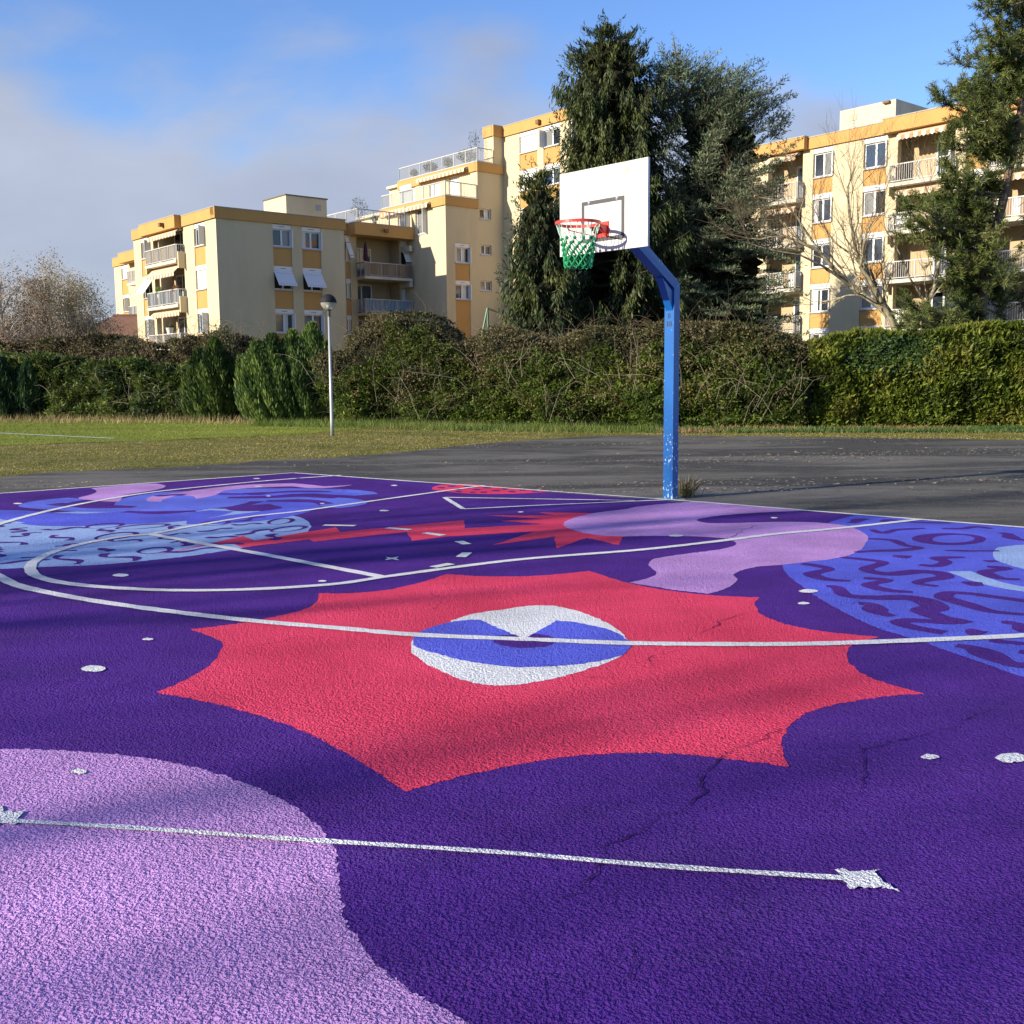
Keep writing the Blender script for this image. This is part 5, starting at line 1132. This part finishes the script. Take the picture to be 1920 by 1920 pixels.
def cedar(label):
    D = 47.0; root = empty('cedar_tree', (at(1330, 700, D)[0], D, 0), label, 'tree'); r = np.random.default_rng(17)
    b = at(1330, 700, D); base = np.array([b[0], D, 0]); A, B_, ra, P, d = [], [], [], [], []
    trunk = [base, at(1325, 560, D), at(1315, 400, D), at(1300, 250, D), at(1272, 130, D), at(1262, 70, D)]
    MB().tube(trunk, [.38, .33, .25, .15, .06, .015], 8).build('trunk', BARK, root, True)
    tz = [t[2] for t in trunk]; tx = [t[0] for t in trunk]
    prof = [(62, 1255, 1268), (100, 1236, 1290), (140, 1222, 1400), (170, 1215, 1450), (200, 1210, 1472), (250, 1212, 1482), (300, 1215, 1486), (340, 1218, 1478), (400, 1215, 1470), (470, 1215, 1490), (540, 1225, 1505), (600, 1235, 1510), (680, 1240, 1500)]
    rows = sorted((at(1300, py, D)[2], at(l, py, D)[0], at(q, py, D)[0]) for py, l, q in prof); Z = [q[0] for q in rows]; Lx = [q[1] for q in rows]; Rx = [q[2] for q in rows]
    zt = tz[-1]; spruce_core(root, Z[:9] + [Z[9]], Lx[:10], Rx[:10], D + .3, 44, .36)
    for k in range(430):
        z = r.uniform(1.2, zt * .93); cx = np.interp(z, tz, tx); an = r.uniform(0, 2 * math.pi) if r.random() < .6 else r.normal() * .6
        R = np.interp(z, Z, Rx) - cx if math.cos(an) > 0 else cx - np.interp(z, Z, Lx); Rd = .55 * (np.interp(z, Z, Rx) - np.interp(z, Z, Lx)); ext = math.hypot(R * math.cos(an), Rd * math.sin(an)) * r.uniform(.55, 1.05)
        if ext < .3: continue
        up_ = r.uniform(.15, .75) if z > zt * .45 else r.uniform(-.35, .25); n = max(4, int(ext / .22)); t = np.linspace(0, 1, n + 1)
        z_start = max(.5, z - up_ * ext * .8)
        bp = np.c_[cx + math.cos(an) * ext * t, D + math.sin(an) * ext * t, z_start + up_ * ext * t ** 1.3 + .06 * np.sin(t * 9 + k)]
        A.append(bp[:-1]); B_.append(bp[1:]); ra.append(np.maximum(.035 * (1 - t[:-1] * .9), .006))
        for j in range(2, n + 1):
            for s in (-1, 1):
                m = r.integers(2, 4)
                for q in range(m):
                    a2 = an + s * r.uniform(.5, 1.3); l2 = r.uniform(.25, .9) * (1.1 - t[j] * .6); rise = r.uniform(-.1, .35) + (.5 if z > zt * .7 else 0); kk = max(3, int(l2 / .07)); t2 = np.linspace(0, 1, kk + 1)[1:]
                    pp = bp[j] + np.c_[math.cos(a2) * l2 * t2, math.sin(a2) * l2 * t2, l2 * rise * t2 - .08 * t2 ** 2 * l2]
                    P.append(pp); d.append(np.c_[np.full(kk, math.cos(a2) * .5), np.full(kk, math.sin(a2) * .5), np.full(kk, .55)] + nrm(r.normal(size=(kk, 3))) * .6)
                    (A.append(bp[j:j + 1]), B_.append(pp[-1:]), ra.append(np.array([.007]))) if q == 0 else None
    # thin bare-looking leaders that stick up along the top
    for px, py, x0, y0 in ((1265, 60, 1285, 150), (1240, 78, 1262, 140), (1232, 110, 1262, 190), (1318, 98, 1300, 175), (1330, 128, 1325, 200), (1364, 104, 1355, 190), (1395, 122, 1370, 220), (1412, 140, 1385, 230), (1440, 138, 1410, 230), (1462, 150, 1425, 240), (1478, 172, 1440, 240), (1490, 212, 1445, 262), (1484, 196, 1440, 262), (1350, 150, 1345, 230), (1285, 108, 1290, 200), (1380, 150, 1375, 240), (1425, 170, 1405, 240)):
        a, b_ = at(x0, y0, D + r.normal() * .5), at(px, py, D + r.normal() * .3); n = 12; t = np.linspace(0, 1, n + 1)[:, None]; bp = a + (b_ - a) * t; bp[:, 0] += .1 * np.sin(t[:, 0] * 3 + px); A.append(bp[:-1]); B_.append(bp[1:]); ra.append(np.linspace(.022, .005, n))
        ax = unit(b_ - a)
        for j in range(n):
            for q in range(2 if j > 8 else 6):
                l2 = r.uniform(.12, .5) * (1 - j / n * .8); kk = max(2, int(l2 / .06)); t2 = np.linspace(0, 1, kk + 1)[1:, None]; dr = unit(r.normal(size=3) * .8 + ax * .5); pp = bp[j] + dr * l2 * t2; P.append(pp); d.append(np.tile(dr, (kk, 1)) + nrm(r.normal(size=(kk, 3))) * .6); A.append(bp[j:j + 1]); B_.append(pp[-1:]); ra.append(np.array([.005]))
    P = np.concatenate(P); d = np.concatenate(d); n = len(P); L = RNG.uniform(.10, .21, n)
    quads_mesh('foliage', leaves(P, d, rdir(n), L, L * .24), NEEDLE, root, clump_tint(P, [(.036, .054, .028), (.075, .105, .052), (.12, .155, .082), (.17, .195, .105)], 5, .8, .3))
    segs_mesh('branches', np.concatenate(A), np.concatenate(B_), np.concatenate(ra), np.concatenate(ra) * .85, mat('grey_bark', (.15, .13, .10), .9, 0, .1), root, 3)
cedar('blue grey cedar with spiky leaning tips beside the tall spruce')

def grow(start, dirn, L, r0, depth, rng, out, spread=.55, up=.12, k=5, shrink=.72, nb=(2, 4), tips=None, droop=0):
    """a limb that wanders and forks; out collects (p, q, ra, rb)"""
    p = np.array(start, float); d = unit(dirn); n = max(3, k); pts = [p]
    for j in range(n):
        d = unit(d + rng.normal(size=3) * .16 + np.array([0, 0, up - droop * (3 - depth) * .12])); q = p + d * L / n; ra, rb = r0 * (1 - .45 * j / n), r0 * (1 - .45 * (j + 1) / n); out.append((p, q, ra, rb)); p = q; pts.append(p)
        if depth > 0 and j >= 1:
            for b in range(rng.integers(*nb) if j == n - 1 else rng.integers(0, 3)):
                side = unit(rng.normal(size=3)); dd = unit(d + side * spread * rng.uniform(.7, 1.5)); grow(p, dd, L * shrink * rng.uniform(.6, 1.1), max(rb * .62, .0035), depth - 1, rng, out, spread, up, k, shrink, nb, tips, droop)
    if depth == 0 and tips is not None: tips.append(p)
def twigs_obj(out, m, root, rmin, thick='limbs', thin='twigs'):
    big = [o for o in out if o[2] >= rmin]; sm = [o for o in out if o[2] < rmin]
    for nm, S_, k in ((thick, big, 6), (thin, sm, 3)):
        if S_: segs_mesh(nm, [o[0] for o in S_], [o[1] for o in S_], [o[2] for o in S_], [o[3] for o in S_], m, root, k)
def limb_path(path, r0, r1, out):
    pts = [np.array(p) for p in path]; n = len(pts) - 1
    for j in range(n):
        a, b = pts[j], pts[j + 1]
        for q in range(3): out.append((a + (b - a) * q / 3, a + (b - a) * (q + 1) / 3, r0 + (r1 - r0) * (j + q / 3) / n, r0 + (r1 - r0) * (j + (q + 1) / 3) / n))
# bare tree in front of the right-hand block, limbs set out as they lean
D = 37.0; rng = np.random.default_rng(4); out = []
b0 = at(1694, 640, D); TB = empty('bare_tree', (b0[0], D, 0), 'leafless tree with pale leaning limbs in front of the right apartment block', 'tree')
def A_(px, py, dy=0): return at(px, py, D + dy)
limbs = [([(b0[0] + .15, D, 0), A_(1698, 650), A_(1672, 600), A_(1650, 575), A_(1600, 540), A_(1560, 500), A_(1535, 470), A_(1490, 450), A_(1440, 432)], .15, .03),
         ([A_(1694, 650), A_(1668, 585, .2), A_(1640, 545, .3), A_(1622, 510, .4), A_(1605, 470, .4), A_(1592, 400, .5), A_(1590, 350, .5), A_(1604, 310, .6)], .11, .015),
         ([A_(1696, 650), A_(1672, 600, -.2), A_(1650, 560, -.3), A_(1628, 520, -.4), A_(1613, 500, -.5), A_(1618, 470, -.5), A_(1625, 430, -.6), A_(1650, 400, -.6)], .10, .02),
         ([A_(1650, 560, -.2), A_(1632, 505, -.2), A_(1600, 480, 0), A_(1565, 455, .2), A_(1540, 420, .3), A_(1520, 380, .3)], .05, .012),
         ([A_(1600, 540), A_(1545, 500, -.5), A_(1500, 478, -.8), A_(1450, 470, -1), A_(1400, 455, -1.2)], .05, .01),
         ([A_(1535, 470), A_(1490, 400, .5), A_(1460, 375, .7), A_(1425, 370, .9)], .035, .01),
         ([A_(1740, 575, .5), A_(1705, 520, .4), A_(1690, 480, .3), A_(1660, 430, .2), A_(1650, 380, 0)], .04, .012),
         ([A_(1700, 640, .3), A_(1735, 580, .6), A_(1752, 540, .8), A_(1762, 480, .9), A_(1760, 420, 1.0), A_(1735, 350, 1.0)], .10, .02)]
for path, ra, rb in limbs:
    limb_path(path, ra, rb, out); pts = [np.array(p) for p in path]
    for j in range(2, len(pts)):
        for q in range(3 if j < len(pts) - 1 else 5):
            t = rng.random(); p = pts[j - 1] + (pts[j] - pts[j - 1]) * t; d = unit(unit(pts[j] - pts[j - 1]) + rng.normal(size=3) * .55 + np.array([0, 0, .25])); grow(p, d, rng.uniform(.8, 1.9), max(.008, (ra + (rb - ra) * j / len(pts)) * .35), 2, rng, out, .55, .10, 5, .70, (1, 3))
segs_mesh('limbs', *zip(*[o for o in out if o[2] >= .012]), PALEBARK, TB, 6); segs_mesh('twigs', *zip(*[o for o in out if o[2] < .012]), mat('dark_twig', (.15, .115, .075), .9, 0, .1), TB, 3)
# pine at the right edge
def pine(label):
    D = 35.0; rng = np.random.default_rng(12); b = at(1850, 700, D); root = empty('pine_tree', (b[0], D, 0), label, 'tree'); out = []
    T = [np.array([b[0], D, 0]), A2(1838, 600), A2(1850, 500), A2(1880, 380), A2(1905, 260), A2(1925, 140), A2(1935, 20), A2(1940, -80)]
    limb_path(T, .20, .05, out); tz = [t[2] for t in T]; tips = []
    prof = [(-60, 1850), (0, 1828), (60, 1835), (110, 1790), (150, 1790), (170, 1740), (230, 1790), (270, 1765), (330, 1755), (370, 1720), (400, 1690), (430, 1690), (470, 1745), (520, 1775), (560, 1790), (590, 1680), (610, 1690), (640, 1700)]
    for py, px in [(y + 7, x + 10) for y, x in prof] + [(a + rng.uniform(-20, 20), l + rng.uniform(5, 120)) for a, l in prof for q in range(6)]:
        dpt = rng.normal() * 1.0; e = at(px, py, D + dpt); zs = e[2] - rng.uniform(-.2, .9); o = np.array([np.interp(zs, tz, [t[0] for t in T]), D, max(zs, .8)]); n = 6
        pts = [o + (e - o) * t + np.array([0, 0, -.25 * math.sin(math.pi * t)]) + rng.normal(size=3) * .06 for t in np.linspace(0, 1, n + 1)]; limb_path(pts, .045, .012, out)
        for j in range(2, n + 1):
            for q in range(3):
                dd = unit(unit(pts[j] - pts[j - 1]) + rng.normal(size=3) * .7 + np.array([0, 0, .35])); l = rng.uniform(.2, .6); q2 = pts[j] + dd * l; out.append((pts[j], q2, .010, .006)); tips.append((q2, dd)); tips.append((pts[j] + dd * l * .5, dd))
        tips.append((pts[-1], unit(pts[-1] - pts[-2])))
    for k in range(210):                                                # the near and right-hand parts of the crown
        py = rng.uniform(-80, 610); l = np.interp(py, [p[0] for p in prof], [p[1] for p in prof]) + 55; px = rng.uniform(l, 2080); c = at(px, py, D + rng.normal() * 1.2); o = np.array([np.interp(c[2], tz, [t[0] for t in T]), D, max(c[2] - .5, .5)])
        if py > 470 and rng.random() < .45: continue
        dd = unit(c - o + np.array([0, 0, .3])); out.append((c - dd * .8, c, .014, .007))
        for q in range(4): d2 = unit(dd + rng.normal(size=3) * .7); e = c + d2 * rng.uniform(.1, .45); out.append((c, e, .008, .005)); tips.append((e, d2))
    n = len(tips); K = 30; P = np.repeat(np.array([t[0] for t in tips]), K, 0); ax = np.repeat(np.array([t[1] for t in tips]), K, 0)
    t = RNG.uniform(-.30, .06, n * K)[:, None]; P = P + ax * t; d = ax * RNG.uniform(.3, 1.2, (n * K, 1)) + rdir(n * K) * .9; L = RNG.uniform(.14, .25, n * K)
    quads_mesh('needles', leaves(P, d, rdir(n * K), L, np.full(n * K, .024)), NEEDLE, root, clump_tint(P, [(.028, .042, .012), (.058, .080, .018), (.095, .118, .028), (.14, .15, .048)], 9, 1.5, .3))
    twigs_obj(out, mat('pine_bark', (.16, .12, .085), .9, 0, .1), root, .02)
    for k in range(16):
        q = tips[rng.integers(n)][0]; mb = MB(); mb.lathe(q, [(.004, -.07), (.03, -.05), (.038, -.01), (.025, .04), (.004, .06)], 7); mb.build('cone', mat('cone_brown', (.20, .14, .09), .9), root)
    return root
def A2(px, py, dy=0): return at(px, py, 35.0 + dy)
pine('bushy green pine with long needles at the right edge')
# birches at the far left
def birch(pxb, D, prof, cols, label, seed, nl=9000, rad=.13, nlimb=26):
    rng = np.random.default_rng(seed); b = at(pxb, 700, D); root = empty('birch_tree', (b[0], D, 0), label, 'tree'); out = []; tips = []
    rows = sorted((at(pxb, py, D)[2], at(l, py, D)[0], at(r, py, D)[0]) for py, l, r in prof); zt = rows[-1][0]; xt = (rows[-1][1] + rows[-1][2]) / 2
    limb_path([(b[0], D, 0), (b[0] + (xt - b[0]) * .4, D, zt * .5), (xt, D, zt * .9)], rad, .02, out)
    for k in range(nlimb):
        z = rng.uniform(zt * .42, zt * .97); l, r = np.interp(z, [q[0] for q in rows], [q[1] for q in rows]), np.interp(z, [q[0] for q in rows], [q[2] for q in rows]); e = np.array([rng.uniform(l, r), D + rng.normal() * (r - l) * .25, z]); s = np.array([b[0] + (xt - b[0]) * .5 * z / zt, D, max(.8, z - abs(e[0] - b[0]) * rng.uniform(.8, 1.5) - .6)])
        limb_path([s, (s + e) / 2 + np.array([0, 0, .25]), e], .05, .014, out); grow(e, unit(e - s), rng.uniform(.6, 1.2), .012, 2, rng, out, .65, .0, 5, .75, (1, 3), tips, 1.4)
        for q in range(2): grow((s + e) / 2, unit(e - s + rng.normal(size=3)), rng.uniform(.6, 1.4), .012, 2, rng, out, .6, .02, 5, .75, (1, 3), tips, 1.2)
    twigs_obj(out, mat('birch_twig', (.46, .39, .29), .9, 0, .1), root, .02)
    tp = np.array(tips); P = tp[RNG.integers(0, len(tp), nl)] + RNG.normal(size=(nl, 3)) * np.array([.22, .22, .28]); L = RNG.uniform(.05, .11, nl)
    quads_mesh('foliage', leaves(P, rdir(nl) + np.array([0, 0, -.6]), rdir(nl), L, L * .6), LEAF, root, clump_tint(P, cols, seed, .7, .3)); return root
BC = [(.16, .13, .09), (.27, .22, .14), (.36, .29, .19), (.32, .27, .13)]
birch(92, 52, [(500, 78, 92), (525, 52, 116), (555, 40, 146), (590, 40, 150), (620, 40, 150), (650, 45, 150)], BC, 'tall thinning birch with brown autumn leaves at the left', 3, 24000, nlimb=42)
birch(140, 54, [(512, 124, 146), (540, 104, 168), (575, 104, 178), (610, 112, 178), (640, 115, 170)], [(.13, .11, .06), (.22, .185, .10), (.24, .22, .09)], 'rounder birch with olive leaves leaning towards the apartment block', 5, 20000, nlimb=36)
birch(8, 50, [(500, -20, 15), (540, -50, 32), (580, -60, 44), (640, -60, 50)], [(.14, .075, .045), (.20, .10, .06), (.15, .12, .06)], 'reddish bare tree cut by the left edge of the picture', 6, 10000, nlimb=28)

# ------------------------------------------------------------------ grass and ground cover
def blades(name, poly, n, h, cols, lean=.5, w=.012, seed=1, z=-.01, kind='stuff', scale=1.0):
    r = np.random.default_rng(seed); xs = [p[0] for p in poly]; ys = [p[1] for p in poly]; P = np.c_[r.uniform(min(xs), max(xs), n * 2), r.uniform(min(ys), max(ys), n * 2)]
    c = np.zeros(len(P), bool); j = len(poly) - 1
    for i in range(len(poly)):
        xi, yi, xj, yj = *poly[i], *poly[j]; cond = (yi > P[:, 1]) != (yj > P[:, 1]); c ^= cond & (P[:, 0] < (xj - xi) * (P[:, 1] - yi) / (yj - yi + 1e-12) + xi); j = i
    P = P[c][:n]; m = len(P); base = np.c_[P, np.full(m, z)]; d = np.c_[r.normal(size=(m, 2)) * lean, np.ones(m)]
    L = r.uniform(*h, m); s = nrm(np.c_[r.normal(size=(m, 2)), np.zeros(m)]) * (w * r.uniform(.6, 1.3, m))[:, None]; tip = base + nrm(d) * L[:, None]
    V = np.stack([base - s, base + s, tip], 1); return tag(quads_mesh(name, V, LEAF, None, clump_tint(base + np.c_[P * 0, P[:, 1] * .3], cols, seed, scale, .3), 3), kind=kind)
strip_poly = [tuple(q) for q in gp((-300, 906), (0, 893), (87, 886), (333, 873), (633, 856), (760, 846), (850, 837), (950, 827), (1060, 819), (1200, 815), (1500, 818), (1920, 824), (2400, 831), (2400, 802), (1500, 802), (1000, 800), (700, 792), (650, 800), (560, 814), (400, 822), (200, 829), (0, 835), (-300, 843))]
blades('short_grass', strip_poly, 90000, (.012, .034), [(.10, .12, .018), (.19, .175, .034), (.27, .215, .075), (.19, .185, .03)], .9, .010, 4, scale=.55)
field_poly = [tuple(q) for q in gp((-300, 842), (0, 834), (200, 828), (400, 821), (560, 813), (690, 802), (640, 793), (300, 787), (-300, 776))]
blades('mown_grass', field_poly, 60000, (.02, .045), [(.125, .15, .018), (.165, .19, .024), (.205, .225, .036)], .8, .012, 6, scale=.4)
edge_poly = [tuple(q) for q in gp((-300, 792), (0, 793), (300, 794), (480, 797), (480, 782), (300, 779), (-300, 774))]
blades('dry_grass', edge_poly, 12000, (.12, .42), [(.14, .11, .05), (.26, .19, .09), (.34, .26, .13), (.10, .10, .03)], .45, .010, 7)
edge2 = [tuple(q) for q in gp((470, 799), (640, 803), (900, 809), (1100, 811), (1260, 812), (1260, 803), (900, 798), (640, 788), (470, 786))]
blades('long_grass', edge2, 14000, (.08, .30), [(.05, .085, .014), (.09, .13, .022), (.14, .15, .04)], .5, .010, 8)
edge3 = [tuple(q) for q in gp((1230, 812), (1500, 811), (1950, 811), (2300, 812), (2300, 798), (1950, 799), (1500, 799), (1230, 803))]
blades('ground_cover', edge3, 16000, (.04, .16), [(.03, .055, .014), (.055, .10, .022), (.10, .12, .03), (.20, .12, .06)], .9, .022, 9)

# ------------------------------------------------------------------ things on the balconies and small things
def potted(p, h, R, potcol, cols, label, n=700, pot='flower_pot', cat='plant', name='potted_plant', ph=.28, spindly=False, group=None):
    root = empty(name, p, label, cat, group); mb = MB(); mb.lathe(p, [(.001, 0), (ph * .42, 0), (ph * .55, ph), (ph * .48, ph), (ph * .45, ph * .8), (.001, ph * .8)], 12); mb.build('pot', mat('pot_' + str(potcol), potcol, .8), root)
    if spindly:
        out = []; rg = np.random.default_rng(n); grow(np.array(p) + np.array([0, 0, ph * .8]), (0, 0, 1), h * .5, .022, 3, rg, out, .6, .1, 4, .6, (2, 3)); twigs_obj(out, BARK, root, .1)
    q = rdir(n) * (RNG.uniform(.2, 1, n) ** .5)[:, None] * np.array([R, R, h * .5]) + np.array(p) + np.array([0, 0, ph + h * .5]); L = RNG.uniform(.06, .13, n)
    quads_mesh('foliage', leaves(q, rdir(n), rdir(n), L, L * .5), LEAF, root, pal(n, cols)); return root
GP = [(.03, .055, .015), (.06, .09, .025), (.10, .13, .04)]
zt_a = zt3 + .05
for px, h_, R, nn_, lab in ((775, .55, .35, 500, 'low shrub in a trough at the left end of the top roof terrace'), (806, .75, .6, 900, 'wide rounded shrub on the top roof terrace'), (838, .8, .45, 700, 'narrower bushy shrub in the middle of the top terrace railing')):
    u = f3.u(px, 320, -.5); potted(f3.p(u, -.6, zt_a), h_, R, (.30, .14, .08), GP, lab, nn_, group=None)
potted(f3.p(f3.u(872, 300, -.5), -.7, zt_a), 1.0, .8, (.30, .14, .08), GP, 'broad shrub below the little tree on the top terrace', 900)
potted(f3.p(f3.u(884, 300, -.5), -.8, zt_a), 2.5, .5, (.25, .12, .08), [(.05, .05, .04), (.07, .08, .05)], 'small bare potted tree rising above the top terrace railing', 260, spindly=True)
potted(fR.p(fR.u(674, 400, .3), .3, zR1 + .06), 1.7, .75, (.25, .12, .08), [(.09, .08, .06), (.12, .11, .08)], 'sparse twiggy potted shrub on the low roof terrace', 420, spindly=True)
potted(fR.p(fR.u(702, 400, .3), .3, zR1 + .06), .45, .3, (.25, .12, .08), GP, 'small pot plant at the foot of the low terrace railing', 260)
potted(fA.p(fA.u(299, 545, .4), .42, fl[1] + .55), .5, .22, (.5, .48, .42), [(.12, .2, .03), (.2, .3, .05)], 'bright green plant on the middle left balcony', 300)
potted(fA.p(fA.u(329, 545, .4), .40, fl[1] + .50), .5, .25, (.4, .2, .12), [(.10, .12, .04), (.45, .16, .12)], 'pink flowering plant at the right of the middle balcony', 300)
pz = fl[2] + .98; up_ = fA.u(318, 610, .35); mb = MB(); rt = empty('planter', fA.p(up_, .35, pz), 'white tapered planter with a dark plant on the lower balcony', 'planter')
mb.lathe(fA.p(up_, .35, pz), [(.001, 0), (.16, 0), (.26, .42), (.22, .42), (.001, .38)], 14); mb.build('pot', WHITE, rt)
n = 260; q = rdir(n) * np.array([.22, .22, .12]) + np.array(fA.p(up_, .35, pz + .5)); quads_mesh('foliage', leaves(q, rdir(n), rdir(n), np.full(n, .09), np.full(n, .05)), LEAF, rt, pal(n, GP))
# folded parasol on the recessed balcony
pp = fR.p(fR.u(685.5, 480, .5), .5, flr[0]); PAR = empty('parasol', pp, 'closed purple parasol standing on the upper recessed balcony', 'parasol')
mb = MB(); mb.tube([pp, (pp[0], pp[1], pp[2] + 2.55)], .02, 8); mb.build('pole', METALW, PAR)
mb = MB(); mb.lathe((pp[0], pp[1], pp[2] + 1.15), [(.15, 0), (.19, .15), (.15, .7), (.09, 1.15), (.03, 1.4), (.001, 1.43)], 9); mb.build('canopy', mat('purple_cloth', (.055, .012, .035), .9), PAR)
mb = MB(); mb.lathe(pp, [(.001, 0), (.22, 0), (.22, .05), (.05, .09), (.001, .09)], 14); mb.build('base', GREYM, PAR)
# two white plastic chairs on the right-hand block
for k, (px, lab) in enumerate(((1684, 'white plastic chair behind the railing at the left of the right block balcony'), (1693, 'second white plastic chair beside the first on the same balcony'))):
    z = zl0 - PD_; c = fD.p(fD.u(px, 425, .2), .2, z); ch = empty('balcony_chair', c, lab, 'chair', 'white chairs on the balcony'); g = Fac(c, fD.d, fD.n)
    one('seat', WHITE, ch, g, -.22, .22, -.22, .22, z + .40, z + .44); one('backrest', WHITE, ch, g, -.22, .22, -.22, -.18, z + .44, z + .92)
    for a in (-.2, .17):
        for b in (-.2, .17): one('leg', WHITE, ch, g, a, a + .03, b, b + .03, z, z + .40)
# green pergola post seen over the hedge
gz = at(905, 600, 58); GPo = empty('swing_frame', (gz[0], 58, 0), 'green metal swing frame top showing above the wild hedge', 'swing frame'); gm_ = mat('green_metal', (.02, .13, .07), .5)
tp_ = at(914, 578, 58); 
for q, nm in ((at(896, 622, 58), 'leg'), (at(917, 622, 58), 'leg')): mb = MB(); mb.tube([(q[0] + (q[0] - tp_[0]) * 1.2, 58, 0), tuple(tp_)], .06, 6); mb.build(nm, gm_, GPo)
mb = MB(); mb.tube([tuple(tp_), (tp_[0] + .5, 61, tp_[2])], .06, 6); mb.build('crossbar', gm_, GPo)

# ------------------------------------------------------------------ bare trees to the left whose branches stripe the court with shade
for k, (x, y, H, seed) in enumerate(((-31, -12, 15, 3), (-37, -5, 17, 8), (-26, -16.5, 13, 5), (-27, -7, 15, 12))):
    rg = np.random.default_rng(seed); out = []; t = empty('bare_tree', (x, y, 0), ('bare tree off to the left throwing thin shade on the near court', 'tallest bare tree off to the left of the court', 'slim bare tree off to the near left', 'bare tree off to the left nearest the court')[k], 'tree')
    grow((x, y, 0), (0, 0, 1), H * .55, .30, 2, rg, out, .50, .14, 6, .62, (3, 5)); twigs_obj(out, BARK, t, .05)

# worn stones, straw and grit lying on the old tarmac, thickest in wind-drifted streaks
r = np.random.default_rng(21); n = 90000; P = np.c_[r.uniform(-13, 17, n), r.uniform(12.5, 31, n)]
k = wob(P[:, 0] * .22, P[:, 1] * .9, 91, 1.5) + .35 * wob(P[:, 0] * .9, P[:, 1] * 2.2, 92, 1.5) + r.normal(size=n) * .42 > .88; P = P[k]
e0 = np.array(YARD_FAR); o_ = np.argsort(e0[:, 0]); P = P[P[:, 1] < np.interp(P[:, 0], e0[o_, 0], e0[o_, 1]) - .1]
cq, bq = corner[:2], db[:2]; nq = np.array([-bq[1], bq[0]]); nq = nq if nq @ (np.array([0, 60]) - cq) > 0 else -nq
sq_ = ds[:2]; mq = np.array([-sq_[1], sq_[0]]); mq = mq if mq @ (np.array([-60, 10]) - cq) > 0 else -mq
P = P[((P - cq) @ nq > .05) | ((P - cq) @ mq > .05)]; m = len(P)
a = r.uniform(0, 6.28, m); L = np.abs(r.normal(size=m)) * .016 + .010; w = L * r.uniform(.25, .8, m); d = np.c_[np.cos(a), np.sin(a)]; s_ = np.c_[-d[:, 1], d[:, 0]]; z = r.uniform(.004, .010, (m, 1))
V = np.stack([np.c_[P - d * L[:, None], z], np.c_[P + d * L[:, None] * .6 + s_ * w[:, None], z + .008], np.c_[P + d * L[:, None] * .6 - s_ * w[:, None], z]], 1)
tag(quads_mesh('grit', V, DRY, None, pal(m, [(.30, .26, .19), (.22, .20, .16), (.40, .35, .26), (.12, .10, .07)], None, .3), 3), kind='stuff')
